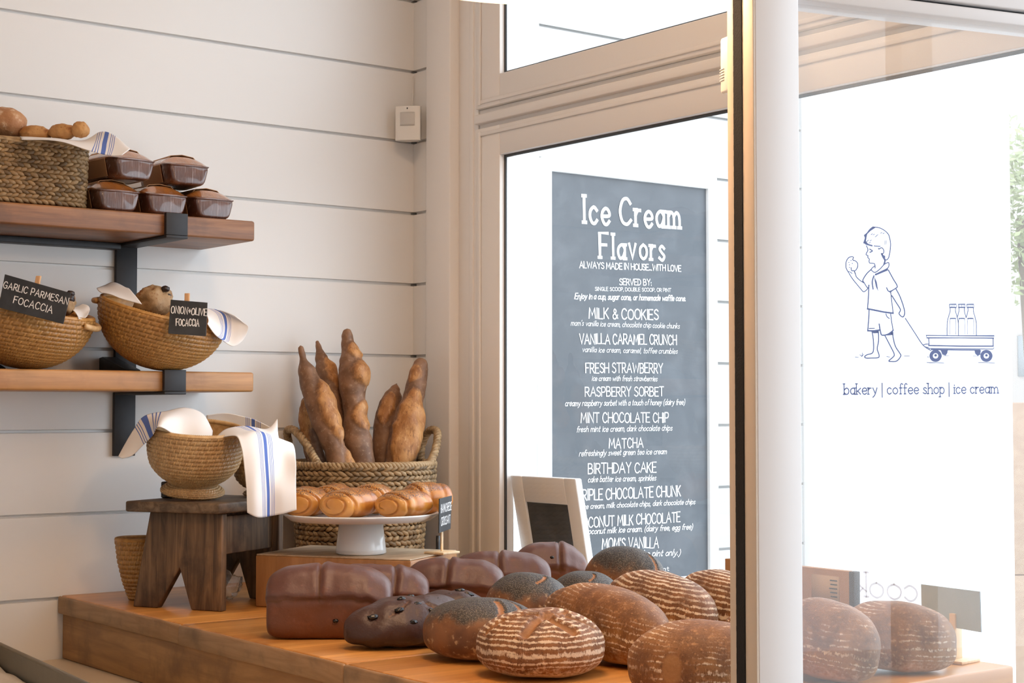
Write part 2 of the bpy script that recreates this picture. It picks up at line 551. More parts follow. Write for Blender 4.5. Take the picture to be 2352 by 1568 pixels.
def m_baguette():
    k = NT('baguette_crust')
    co = k.coord()
    n1 = k.noise(co, 25, 4)
    n2 = k.noise(co, 130, 3)
    n3 = k.noise(co, 10, 2)
    d = k.mix(k.ramp(n1, 0.3, 0.7), (0.15, 0.072, 0.036), (0.27, 0.14, 0.075))
    d = k.mix(k.math('MULTIPLY', k.ramp(n2, 0.55, 0.75), 0.4), d, (0.48, 0.33, 0.22))
    l = k.mix(k.ramp(n1, 0.3, 0.7), (0.36, 0.15, 0.045), (0.58, 0.29, 0.10))
    l = k.mix(k.ramp(n3, 0.50, 0.72), l, (0.27, 0.105, 0.033))
    n4 = k.noise(k.coord(scale=(150, 150, 45)), 1.0, 4, 0.65, 0.6)
    l = k.mix(k.math('MULTIPLY', k.ramp(n4, 0.52, 0.66), 0.7), l, (0.20, 0.075, 0.024))
    l = k.mix(k.math('MULTIPLY', k.ramp(n4, 0.44, 0.34), 0.5), l, (0.66, 0.40, 0.18))
    c = k.mix(k.ramp(k.math('ADD', k.attr('slash'), k.math('MULTIPLY', k.math('SUBTRACT', n2, 0.5), 0.8)), 0.15, 0.85), d, l)
    k.set(c, 0.55)
    k.bump(k.math('ADD', k.math('MULTIPLY', n1, 0.5), k.math('MULTIPLY', n2, 0.3)), 0.5, 0.003)
    return k.m
BAG = m_baguette()
def m_bun():
    k = NT('glazed_bun_crust')
    co = k.coord()
    n1 = k.noise(co, 30, 3)
    vo = k.voro(co, 500)
    c = k.mix(k.ramp(n1, 0.3, 0.7), (0.40, 0.115, 0.012), (0.62, 0.245, 0.036))
    sl = k.attr('slash')
    c = k.mix(k.math('MULTIPLY', sl, 0.7), c, (0.66, 0.34, 0.09))
    sp = k.math('MULTIPLY', k.math('LESS_THAN', vo[0], 0.50), k.ramp(k.math('ADD', k.attr('seed'), k.math('MULTIPLY', k.math('SUBTRACT', k.noise(co, 40, 3), 0.5), 0.7)), 0.35, 0.7))
    c = k.mix(k.math('MULTIPLY', sp, 0.9), c, (0.05, 0.035, 0.04))
    k.set(c, 0.36, coat=0.25)
    k.bump(n1, 0.15, 0.002)
    return k.m
BUN = m_bun()
def m_wrapped():
    k = NT('film_wrapped_cake')
    co = k.coord()
    n1 = k.noise(co, 20, 4)
    z = k.sep(co)[2]
    c = k.mix(k.ramp(n1, 0.3, 0.7), (0.075, 0.026, 0.017), (0.14, 0.05, 0.025))
    topm = k.ramp(k.math('ADD', z, k.math('MULTIPLY', k.math('SUBTRACT', n1, 0.5), 0.02)), 0.043, 0.050)
    c = k.mix(topm, c, k.mix(k.ramp(n1, 0.4, 0.65), (0.42, 0.15, 0.03), (0.20, 0.062, 0.016)))
    st = k.noise(k.coord(scale=(260, 60, 16)), 1.0, 4, 0.6, 0.4)
    c = k.mix(k.math('MULTIPLY', k.ramp(st, 0.60, 0.74), 0.55), c, (0.55, 0.48, 0.47))
    k.set(c, 0.35, coat=1.0)
    k.b.inputs['Coat Roughness'].default_value = 0.06
    k.bump(st, 0.5, 0.003)
    return k.m
WRAP = m_wrapped()
def m_rustic(name, a, b, c3):
    k = NT(name)
    co = k.coord()
    n1 = k.noise(co, 30, 4)
    c = k.mix(k.ramp(n1, 0.3, 0.7), a, b)
    c = k.mix(k.ramp(k.noise(co, 60, 4), 0.55, 0.7), c, c3)
    k.set(c, 0.65)
    k.bump(k.noise(co, 80, 4), 0.6, 0.004)
    return k.m
ROLL = m_rustic('dusty_roll_crust', (0.38, 0.17, 0.07), (0.50, 0.26, 0.12), (0.62, 0.42, 0.27))
NUG = m_rustic('golden_roll_crust', (0.40, 0.18, 0.055), (0.55, 0.29, 0.10), (0.33, 0.13, 0.04))
FOCA = m_rustic('focaccia_crust', (0.30, 0.18, 0.085), (0.40, 0.26, 0.13), (0.22, 0.09, 0.03))
OLIV = m_plain('charred_olive', (0.025, 0.014, 0.012), 0.35)
SHADE = NT('cream_lamp_shade')
SHADE.set((0.85, 0.76, 0.60), 0.7)
SHADE.b.inputs['Emission Color'].default_value = (1.0, 0.80, 0.50, 1)
SHADE.b.inputs['Emission Strength'].default_value = 0.38
SHADE = SHADE.m
# ================================================================= the room
def skin(name, mat):
    pass
def S(o):
    o['kind'] = 'structure'
    return o
LINES = [1.4 + 0.891 - 0.1892 * k for k in range(-5, 13)]
def shiplap(mb, p0, u, length, nrm, z0, z1):
    """boards on the plane through p0 along u; nrm points into the room"""
    prof = [(0, z0)]
    for zl in sorted(LINES):
        if z0 + 0.02 < zl < z1 - 0.02:
            prof += [(0, zl - 0.0025), (-0.011, zl - 0.0015), (-0.011, zl + 0.0045), (0, zl + 0.0055)]
    prof.append((0, z1))
    p0 = V(p0)
    a = [p0 + nrm * d + V((0, 0, z)) for d, z in prof]
    n = len(a)
    mb.add(a + [p + u * length for p in a], [(i, i + 1, n + i + 1, n + i) for i in range(n - 1)])
    mb.obox(p0 - nrm * 0.012 + V((0, 0, z0)), u * length, -nrm * 0.08, V((0, 0, z1 - z0)))
X, Y, Z = V((1, 0, 0)), V((0, 1, 0)), V((0, 0, 1))
mb = MB(); shiplap(mb, (-2.0, YW, 0), X, 2.0 + XW, -Y, 0, 3.12)
S(mb.build('wall_left', WHITE, smooth=False))
mb = MB(); shiplap(mb, (XW + 0.001, YW, 0), X, 3.93 - XW, -Y, 0, 3.4)
S(mb.build('wall_exterior', SIDING, smooth=False))
mb = MB(); shiplap(mb, (XW, 3.470, 0), Y, YW - 3.470, -X, 0, 3.12)
mb.box((XW, 1.16, 0), (XW + 0.08, 3.47, 0.74)); mb.box((XW, -2.4, 2.96), (XW + 0.08, 3.47, 3.12))
mb.box((XW, -2.4, 0), (XW + 0.08, -2.2, 2.96)); mb.box((XW, -0.6, 0), (XW + 0.08, -0.5, 2.96)); mb.box((XW, -2.2, 0), (XW + 0.08, -1.7, 2.96))
S(mb.build('wall_right', WHITE, smooth=False))
mb = MB(); mb.box((-2.0, -2.4, -0.05), (XW, YW, 0.0)); S(mb.build('floor', FLOORM, smooth=False))
mb = MB(); mb.box((-2.08, -2.48, 3.12), (XW + 0.08, YW + 0.09, 3.2)); S(mb.build('ceiling', CEIL, smooth=False))
mb = MB(); mb.box((-2.08, -2.4, 0), (-2.0, YW, 3.12)); S(mb.build('wall_near', WHITE, smooth=False))
mb = MB(); mb.box((-2.0, -2.48, 0), (XW, -2.4, 3.12))
S(mb.build('wall_back', WHITE, smooth=False))
mb = MB(); mb.box((XW + 0.08, -6, -0.12), (40, 30, -0.04)); mb.box((-12, -14, -0.12), (XW + 0.08, -2.5, -0.04)); S(mb.build('ground', CONC, smooth=False))
# trim board, then an added plain white slab
mb = MB(); mb.box((XW + 0.09, YW - 0.02, 0), (2.822, YW - 0.002, 3.4)); S(mb.build('trim_1', EXT, bevel=0.002))
mb = MB(); mb.box((3.92, YW - 0.03, -0.04), (4.99, YW + 0.2, 3.4)); S(mb.build('glare_slab', EXT, bevel=0.004))  # smooth white slab added where glare washes the wall boards out

# ---- window
w1 = struct('window_1')
zU, zR, zS, zL = 1.4 + 0.827, 1.4 + 0.751, 1.4 + 0.700, 1.4 + 0.6255
XF, XG = 2.410, 2.4285
mb = MB(); mb.box((2.390, 3.367, 0.80), (2.47, 3.476, 3.12)); mb.build('casing', TRIM, w1, bevel=0.004)
mb = MB(); mb.box((2.418, 3.283, 0.80), (2.475, 3.367, 3.12)); mb.box((2.414, 3.300, 0.8), (2.43, 3.318, 3.12)); mb.build('jamb', TRIM, w1, bevel=0.002)
def sash(name, z0, z1, zi0, zi1, y0=1.16, y1=3.283, yi0=1.22, yi1=3.183):
    s = MB()
    s.box((XF, yi1, z0), (2.455, y1, z1)); s.box((XF, y0, z0), (2.455, yi0, z1))
    s.box((XF, yi0, zi1), (2.455, yi1, z1)); s.box((XF, yi0, z0), (2.455, yi1, zi0))
    o = s.build(name, TRIM, w1, bevel=0.002)
    b = MB()
    b.box((XF - 0.004, y1 - 0.024, z0 + 0.008), (XF, y1 - 0.012, z1 - 0.008)); b.box((XF - 0.004, y0, z1 - 0.020), (XF, y1 - 0.024, z1 - 0.010) ); b.box((XF - 0.004, y0, z0 + 0.010), (XF, y1 - 0.024, z0 + 0.020))
    b.build('bead', TRIM, o, bevel=0.0015)
    g = MB(); w = 0.0065
    g.box((XG - 0.004, yi1 - w, zi0), (XG, yi1, zi1)); g.box((XG - 0.004, yi0, zi0), (XG, yi0 + w, zi1))
    g.box((XG - 0.004, yi0 + w, zi1 - w), (XG, yi1 - w, zi1)); g.box((XG - 0.004, yi0 + w, zi0), (XG, yi1 - w, zi0 + w))
    g.build('gasket', GASK, o)
    p = MB(); p.add([(XG + 0.002, yi0, zi0), (XG + 0.002, yi1, zi0), (XG + 0.002, yi1, zi1), (XG + 0.002, yi0, zi1)], [(0, 1, 2, 3)])
    p.build('pane', GLASS, o, smooth=False)
    return o
sash('upper_sash', zR, 2.96, zU, 2.88)
lower = sash('lower_sash', 0.80, zS, 0.88, zL)
mb = MB(); mb.box((2.422, 1.16, zS), (2.47, 3.283, zR)); mb.box((2.404, 1.16, zS + 0.012), (2.43, 3.283, zS + 0.036)); mb.build('transom', TRIM, w1, bevel=0.003)
mb = MB(); mb.box((2.40, 1.16, 0.74), (2.47, 3.367, 0.80)); mb.build('sill', TRIM, w1, bevel=0.003)

# ---- glazed door standing open
DZ = 1.93
da = YAW - math.radians(66.5)
dd = V((math.cos(da), math.sin(da), 0))
dn = V((math.sin(da), -math.cos(da), 0))          # towards the camera
if dn.dot(F0) > 0: dn = -dn
E = dp(1740, 936, DZ); E.z = 0
def on_door(px, py, depth=0.0): return plane_pt(px, py, E - dn * depth, dn)
door = struct('door_1')
def dlen(p): return (p - E).dot(dd)
sw = dlen(on_door(1840, 800))
W = (XW - E.x) / dd.x - 0.02
T = 0.060
zt = on_door(2310, 53).z
lz = Z * (2.62 - 0.03)
o0 = V((E.x, E.y, 0.03))
def dseg(mb, s0, s1, a0, a1, z0, z1):     # along door, depth from face, height
    mb.obox(E + dd * s0 - dn * a0 + Z * z0, dd * (s1 - s0), -dn * (a1 - a0), Z * (z1 - z0)); return mb
st = dseg(MB(), 0.0, sw, 0, T, 0.03, 2.62).build('stile', DOORP, door, bevel=0.0015)
fr = (1740 - 1690)
t1, t2 = T * 0.42, T * 0.74
e = MB(); dseg(e, -0.003, 0, 0.0005, t1, 0.03, 2.62); dseg(e, -0.003, 0, t2, T, 0.03, 2.62); e.build('edge_strip', DOORE, st, bevel=0.0006)
e = MB()
n_ = 400
for i in range(n_):
    z = 0.03 + 2.59 * i / n_
    dseg(e, -0.004, 0, t1 - 0.0002 + 0.0002 * math.sin(i * 1.7), t2 + 0.00015 * math.sin(i * 2.3), z, z + 2.59 / n_)
e.build('pile_seal', PILE, st, smooth=False)
rl = dseg(MB(), sw, W, 0, T, zt + 0.020, 2.62).build('top_rail', DOORP, door, bevel=0.0015)
dseg(MB(), sw, W, 0.012, 0.03, zt + 0.0165, zt + 0.020).build('gasket', GASK, rl)
dseg(MB(), sw, W, 0.004, T - 0.004, zt, zt + 0.0165).build('bead', DOORP, rl, bevel=0.002)
dseg(MB(), sw, W, 0, T, 0.03, 0.30).build('bottom_rail', DOORP, door, bevel=0.0015)
dseg(MB(), W - 0.09, W, 0, T, 0.30, zt).build('hinge_stile', DOORP, door, bevel=0.0015)
GD = 0.022
q = [E + dd * s - dn * GD + Z * z for s, z in ((sw, 0.30), (W - 0.09, 0.30), (W - 0.09, zt), (sw, zt))]
gl = MB(); gl.add(q, [(0, 1, 2, 3)]); gl.build('pane', DGLASS, door, smooth=False)
# latch knob on the far face
kc = plane_pt(1694, 14, E - dn * (T + 0.022), dn)
kb = MB()
for (r, a0, a1) in ((0.006, T, T + 0.02),):
    s = dlen(kc)
    kb.tube([E + dd * s - dn * T + Z * kc.z, E + dd * s - dn * (T + 0.02) + Z * kc.z], 0.005, 12)
kb.grid(20, 12, lambda u, v: kc + (dd * math.cos(2 * PI * u) + Z * math.sin(2 * PI * u)) * 0.0135 * math.sin(PI * v) - dn * 0.012 * math.cos(PI * v), True)
kb.build('latch_knob', BRONZE, door)
# door contact box
zz0, zz1 = plane_pt(1680, 212, E - dn * (T + .015), dn).z, plane_pt(1680, 82, E - dn * (T + .015), dn).z
c = thing('alarm_sensor', 'small cream plastic alarm sensor box fixed to the back of the open door', 'sensor', E + dd * 0.006 - dn * (T + 0.0005) + Z * zz0)
mb = MB(); mb.obox(V((0, 0, 0)), dd * 0.045, -dn * 0.033, Z * (zz1 - zz0)); mb.build('body', PLAS, c, bevel=0.004)
mb = MB()
for i in range(5): mb.obox(-dd * 0.0006 - dn * 0.022 + Z * (0.016 + i * 0.0035), dd * 0.001, -dn * 0.010, Z * 0.0012)
mb.build('vent_slots', LENS, c)

# ---- outdoor things seen past the end of the exterior wall
c = gp(2375, 1540, -0.04)
def out_box(px0, px1, y0, y1, d, th=0.3):
    a, b = dp(px0, y1, d), dp(px1, y0, d)
    u = RT * (b - a).dot(RT)
    return a, u, F0 * th, Z * (b.z - a.z)
for (nm, lab, cat, args, mt) in (
    ('timber_planter', 'brown timber planter wall outside, beyond the end of the table', 'planter', (2312, 2460, 925, 1392, 6.6, 0.5), m_wood('planter_wood', (0.38, 0.24, 0.16), (0.46, 0.31, 0.21), 0, 0.5, 0.7)),
    ('lime_post', 'slim lime green post outside, beside the brown timber planter', 'post', (2303, 2318, 1128, 1352, 6.2, 0.04), m_plain('lime_paint', (0.30, 0.55, 0.05), 0.5))):
    a, u, v, w = out_box(*args)
    g = a.copy(); 
    t = thing(nm, lab, cat, (a.x, a.y, -0.04))
    m = MB(); h = a.z + w.z + 0.04
    if nm == 'timber_planter':
        m.obox(V((0, 0, 0)), u, v, Z * (h * 0.52)); m.obox(Z * (h * 0.52 + 0.002), u, v, Z * (h * 0.48))
    else: m.obox(V((0, 0, 0)), u, v, Z * h)
    m.build('boards' if nm == 'timber_planter' else 'shaft', mt, t, bevel=0.006)
b = thing('street_building', 'pale building across the street, seen past the exterior wall', 'building', (dp(2260, 900, 24).x, dp(2260, 900, 24).y, -0.04))
m = MB(); m.obox(V((0, 0, 0)), RT * 6, F0 * 3, Z * 6.5); m.build('facade', m_plain('pale_render', (0.62, 0.56, 0.52), 0.8, var=0.1, vscale=0.7), b)
for i in range(3):
    m = MB(); m.obox(RT * (0.5 + 0.5 * i) + Z * (1.9 + 0.9 * (i % 2)) - F0 * 0.05, RT * 0.35, F0 * 0.04, Z * 0.6); m.build('window', m_plain('dull_window', (0.35, 0.37, 0.38), 0.2), b)
tr = thing('street_tree', 'olive green street tree in front of the pale building', 'tree', (dp(2372, 900, 15).x, dp(2372, 900, 15).y, -0.04))
m = MB(); m.tube([(0, 0, 0), (0.05, 0, 1.6), (0, 0.1, 3.2)], [0.12, 0.09, 0.05], 10); m.build('trunk', m_plain('bark', (0.20, 0.15, 0.11), 0.9), tr)
m = MB(); r = random.Random(5)
for i in range(2600):
    d_ = V((r.gauss(0, 1), r.gauss(0, 1), r.gauss(0, 1))).normalized() * (0.35 + 0.65 * r.random())
    p = V((d_.x * 0.55, d_.y * 0.7, 3.3 + d_.z * 0.95)); a = V((r.gauss(0, 1), r.gauss(0, 1), r.gauss(0, 1))).normalized(); b_ = a.orthogonal().normalized()
    m.add([p - a * 0.045, p + b_ * 0.022, p + a * 0.045, p - b_ * 0.022], [(0, 1, 2, 3)])
m.build('foliage', m_plain('olive_leaves', (0.36, 0.40, 0.20), 0.6, var=0.25, vscale=3), tr, smooth=False)

# ================================================================= writing
GL = {}
def G(ch, w, *st): GL[ch] = (w, st)
def pts(s): return [tuple(float(x) for x in p.split(',')) for p in s.split()]
_F = """A .7|0,0 .35,1 .7,0|.13,.36 .57,.36
B .55|0,0 0,1|~0,1 .35,.98 .47,.78 .35,.56 0,.53|~0,.53 .42,.5 .55,.27 .4,.03 0,0
C .6|~.58,.82 .4,1 .15,.92 0,.5 .12,.1 .38,0 .6,.17
D .6|0,0 0,1|~0,1 .35,.95 .58,.65 .56,.3 .3,.03 0,0
E .5|.5,1 0,1 0,0 .5,0|0,.52 .42,.52
F .5|.5,1 0,1 0,0|0,.52 .4,.52
G .62|~.58,.82 .4,1 .15,.92 0,.5 .12,.1 .38,0 .6,.15|.6,.15 .6,.45 .35,.45
H .6|0,0 0,1|.6,0 .6,1|0,.5 .6,.5
I .06|.03,0 .03,1
J .4|~.4,1 .4,.25 .25,0 .05,.05 0,.2
K .52|0,0 0,1|.5,1 0,.42|.15,.56 .52,0
L .45|0,1 0,0 .45,0
M .75|0,0 .1,1 .37,.3 .65,1 .75,0
N .6|0,0 0,1 .6,0 .6,1
O .66|~.33,1 .08,.85 0,.5 .08,.14 .33,0 .58,.14 .66,.5 .58,.85 .33,1
P .5|0,0 0,1|~0,1 .4,.97 .5,.72 .38,.46 0,.44
R .55|0,0 0,1|~0,1 .4,.97 .5,.74 .38,.5 0,.47|.22,.47 .55,0
S .5|~.48,.85 .3,1 .08,.9 .05,.68 .25,.54 .46,.38 .48,.15 .25,0 0,.14
T .6|0,1 .6,1|.3,1 .3,0
U .58|~0,1 0,.3 .12,.04 .29,0 .46,.04 .58,.3 .58,1
V .62|0,1 .31,0 .62,1
W .9|0,1 .22,0 .45,.8 .68,0 .9,1
Y .6|0,1 .3,.5 .6,1|.3,.5 .3,0
& .6|~.6,.05 .35,.45 .15,.75 .25,.98 .42,.8 .3,.58 .05,.35 .08,.06 .35,.02 .58,.4
+ .4|.2,.25 .2,.75|0,.5 .4,.5
a .42|~.41,.45 .25,.6 .05,.48 0,.25 .12,.02 .3,.08 .41,.3|.42,.6 .42,0
b .42|0,1 0,0|~0,.4 .2,.6 .38,.48 .42,.28 .34,.06 .18,0 0,.16
c .38|~.38,.48 .22,.6 .04,.47 0,.25 .1,.04 .25,0 .38,.12
d .42|.42,1 .42,0|~.42,.45 .22,.6 .03,.45 0,.22 .15,0 .32,.05 .42,.2
e .4|~0,.3 .4,.33 .36,.53 .2,.6 .04,.47 0,.25 .12,.03 .27,0 .4,.12
f .28|~.34,.92 .22,1 .12,.85 .12,.5 .12,0|0,.58 .28,.58
g .42|~.41,.45 .25,.6 .05,.48 0,.25 .12,.02 .3,.08 .41,.3|~.42,.6 .42,-.1 .25,-.32 .03,-.22
h .4|0,1 0,0|~0,.4 .2,.6 .37,.5 .4,.3 .4,0
i .08|.04,.58 .04,0|.04,.76 .04,.83
j .2|~.12,.6 .12,-.1 .08,-.28 -.04,-.3|.12,.76 .12,.83
k .38|0,1 0,0|.36,.58 0,.22|.12,.32 .38,0
l .08|.04,1 .04,0
m .66|0,.6 0,0|~0,.42 .15,.6 .29,.5 .32,.3 .32,0|~.32,.42 .48,.6 .62,.5 .66,.3 .66,0
n .4|0,.6 0,0|~0,.4 .2,.6 .37,.5 .4,.3 .4,0
o .44|~.22,.6 .05,.48 0,.3 .06,.1 .22,0 .38,.1 .44,.3 .38,.5 .22,.6
p .42|0,.6 0,-.32|~0,.4 .2,.6 .38,.48 .42,.28 .34,.06 .18,0 0,.16
r .26|0,.6 0,0|~0,.38 .12,.56 .27,.58
s .34|~.33,.5 .18,.6 .04,.48 .17,.32 .33,.17 .2,0 0,.1
t .28|~.12,.9 .12,.12 .2,0 .29,.06|0,.6 .27,.6
u .42|~0,.6 0,.15 .15,0 .32,.08 .42,.25|.42,.6 .42,0
v .4|0,.6 .2,0 .4,.6
w .6|0,.6 .15,0 .3,.5 .45,0 .6,.6
x .38|0,.6 .38,0|.38,.6 0,0
y .42|0,.6 .22,.05|~.42,.6 .22,-.05 .02,-.3
' .06|.04,1 .02,.78
. .06|.03,.07 .03,0
, .06|.04,.06 .0,-.14
: .06|.03,.08 .03,0|.03,.5 .03,.42
( .2|~.2,1.05 .03,.7 0,.4 .05,.05 .2,-.2
) .2|~0,1.05 .17,.7 .2,.4 .15,.05 0,-.2
| .04|.02,1.05 .02,-.3"""
for ln in _F.split('\n'):
    ch, rest = ln[0], ln[2:]
    w, *ss = rest.split('|') if ch != '|' else ['.04', '.02,1.05 .02,-.3']
    GL[ch] = (float(w), [(s[0] == '~', pts(s.lstrip('~'))) for s in ss])
def layout(text, gap=0.16, space=0.34, serif=0.0, shear=0.0, jit=0.0, seed=0):
    """polylines (2d) and the total width"""
    r = random.Random(seed + len(text))
    x, out = 0.0, []
    for ch in text:
        if ch == ' ': x += space; continue
        w, ss = GL[ch]
        jy, js = r.uniform(-jit, jit), 1 + r.uniform(-jit, jit)
        for cur, p in ss:
            q = [(a + x, b * js + jy) for a, b in p]
            if cur: q = [(v.x, v.y) for v in crv([(a, b, 0) for a, b in q], 5)]
            out.append([(a + shear * b, b) for a, b in q])
            if serif:
                for (e0, e1) in ((p[0], p[1]), (p[-1], p[-2])):
                    if abs(e0[0] - e1[0]) < 0.12 * abs(e0[1] - e1[1]) + 1e-6 and abs(e0[1] - e1[1]) > 0.15 and ch not in "'.,:|ce":
                        out.append([(e0[0] + x - serif, e0[1] * js + jy), (e0[0] + x + serif, e0[1] * js + jy)])
        x += w + gap
    return out, x - gap
RB = [0]
def ribbon(mb, poly, f, wd, taper=False, lift=None):
    """flat stroke: poly 2d points, f maps 2d -> 3d, wd in 2d units"""
    n = len(poly)
    if n < 2: return
    L, R = [], []
    for i in range(n):
        a = poly[max(0, i - 1)]; b = poly[min(n - 1, i + 1)]
        dx, dy = b[0] - a[0], b[1] - a[1]
        l = math.hypot(dx, dy) or 1e-6
        k = 1.0
        if 0 < i < n - 1:
            d1 = (poly[i][0] - poly[i - 1][0], poly[i][1] - poly[i - 1][1]); d2 = (poly[i + 1][0] - poly[i][0], poly[i + 1][1] - poly[i][1])
            l1, l2 = math.hypot(*d1) or 1e-6, math.hypot(*d2) or 1e-6
            cs = (d1[0] * d2[0] + d1[1] * d2[1]) / l1 / l2
            k = min(1.8, 1 / max(0.35, math.sqrt(max(0.0, (1 + cs) / 2))))
        w = wd * 0.5 * k
        if taper: w *= 0.45 + 0.55 * math.sin(PI * min(0.92, max(0.08, i / (n - 1))))
        nx, ny = -dy / l * w, dx / l * w
        ex = 0
        px, py = poly[i]
        if i == 0: px -= dx / l * wd * 0.4; py -= dy / l * wd * 0.4
        if i == n - 1: px += dx / l * wd * 0.4; py += dy / l * wd * 0.4
        L.append(f(px + nx, py + ny)); R.append(f(px - nx, py - ny))
    if lift is not None:
        RB[0] = (RB[0] + 1) % 7
        L = [q + lift * (1.2e-4 * RB[0] + 1.2e-5 * (i % 10)) for i, q in enumerate(L)]; R = [q + lift * (1.2e-4 * RB[0] + 1.2e-5 * (i % 10)) for i, q in enumerate(R)]
    mb.add(L + R, [(i, i + 1, n + i + 1, n + i) for i in range(n - 1)])
def write(mb, text, p0, p1, cap, weight=0.12, nrm=None, lift=0.0012, **kw):
    """fit text between two baseline points; cap = cap height in metres"""
    polys, w = layout(text, **kw)
    u = (p1 - p0); ln = u.length; u = u / ln
    up = nrm.cross(u).normalized() if nrm is not None else Z
    if up.z < 0: up = -up
    sx = ln / w
    n = nrm * lift
    for p in polys:
        # stroke in metres so that its width is even
        ribbon(mb, [(a * sx, b * cap) for a, b in p], lambda a, b: p0 + u * a + up * b + n, weight * cap, lift=nrm)

# ---- menu board on the exterior wall
YM = YW - 0.030
mtl, mtr, mbr = yp(1262, 395, YM), yp(1620, 432, YM), yp(1627, 1310, YM)
x0, x1 = mtl.x, (mtr.x + mbr.x) / 2
zt_ = (mtl.z + mtr.z) / 2
fo = 0.036
menu = thing('menu_board', 'tall glare-greyed menu chalkboard of ice cream flavors hanging on the exterior wall outside', 'menu board', (x0, YM, 0.86))
mb = MB(); mb.box((x0 - 0.002, YM, 0.90), (x1 + 0.002, YW - 0.003, zt_ + 0.002)); mb.build('panel', MENU, menu, world=True, smooth=False)
mb = MB()
for lo, hi in (((x0 - fo, YM - 0.012, 0.86), (x0, YW - 0.002, zt_ + fo)), ((x1, YM - 0.012, 0.86), (x1 + fo, YW - 0.002, zt_ + fo)), ((x0, YM - 0.012, zt_), (x1, YW - 0.002, zt_ + fo)), ((x0, YM - 0.012, 0.86), (x1, YW - 0.002, 0.90))): mb.box(lo, hi)
mb.build('frame', EXT, menu, world=True, bevel=0.002)
MT = [("Ice Cream", 1341, 510, 1561, 524, 60, .13, dict(serif=.09, gap=.27)), ("Flavors", 1378, 590, 1526, 597, 54, .13, dict(serif=.09, gap=.27)),
 ("ALWAYS MADE IN HOUSE...WITH LOVE", 1331, 615, 1564, 623, 14, .17, {}), ("SERVED BY:", 1423, 654, 1496, 655, 14, .16, {}),
 ("SINGLE SCOOP, DOUBLE SCOOP, OR PINT", 1367, 667, 1541, 670, 8, .17, {}), ("Enjoy in a cup, sugar cone, or homemade waffle cone.", 1320, 686, 1574, 691, 13, .17, dict(shear=.25)),
 ("MILK & COOKIES", 1353, 731, 1512, 734, 23, .13, {}), ("mom's vanilla ice cream, chocolate chip cookie chunks", 1311, 747, 1560, 754, 12, .11, dict(shear=.25)),
 ("VANILLA CARAMEL CRUNCH", 1331, 789, 1554, 791, 22, .13, {}), ("vanilla ice cream, caramel, toffee crumbles", 1337, 808, 1555, 812, 12, .11, dict(shear=.25)),
 ("FRESH STRAWBERRY", 1345, 856, 1522, 856, 22, .12, {}), ("ice cream with fresh strawberries", 1359, 874, 1509, 875, 12, .12, dict(shear=.25)),
 ("RASPBERRY SORBET", 1344, 909.5, 1524, 909, 21, .12, {}), ("creamy raspberry sorbet with a touch of honey (dairy free)", 1298, 932, 1572, 929, 13, .12, dict(shear=.25)),
 ("MINT CHOCOLATE CHIP", 1334, 970.5, 1535, 969.5, 22, .12, {}), ("fresh mint ice cream, dark chocolate chips", 1324, 992, 1543, 988, 13, .12, dict(shear=.25)),
 ("MATCHA", 1399, 1029, 1477, 1027.5, 22, .12, {}), ("refreshingly sweet green tea ice cream", 1330, 1047, 1530, 1042, 13, .12, dict(shear=.25)),
 ("BIRTHDAY CAKE", 1351, 1087, 1507, 1084, 23, .12, {}), ("cake batter ice cream, sprinkles", 1350, 1107, 1506, 1103, 13, .12, dict(shear=.25)),
 ("TRIPLE CHOCOLATE CHUNK", 1325, 1149, 1563, 1139, 24, .12, {}), ("chocolate ice cream, milk chocolate chips, dark chocolate chips", 1282, 1171, 1596, 1157, 12, .13, dict(shear=.25)),
 ("COCONUT MILK CHOCOLATE", 1326, 1212, 1562, 1198, 23, .12, {}), ("chocolate coconut milk ice cream. (dairy free, egg free)", 1283, 1229, 1590, 1215, 13, .14, dict(shear=.25)),
 ("MOM'S VANILLA", 1383, 1261, 1512, 1257, 24, .12, {}), ("(served by the pint only.)", 1392, 1280, 1561, 1275, 14, .14, dict(shear=.25)), ("by the pint", 1452, 1311, 1536, 1310, 9, .15, {})]
for i, (t, ax, ay, bx, by, cap, wt, kw) in enumerate(MT):
    p0, p1 = yp(ax, ay, YM - 0.0005), yp(bx, by, YM - 0.0005)
    capm = cap / FPX * ((p0 + p1) / 2 - CAM).dot(FW)
    tgt = MB()
    write(tgt, t, p0, p1, capm, wt, nrm=-Y, lift=0.0, jit=0.03, seed=i, **kw)
    tgt.build('heading_lettering' if i < 6 else ('flavor_lettering' if t.isupper() else 'description_lettering'), CHALK, menu, world=True, smooth=False)

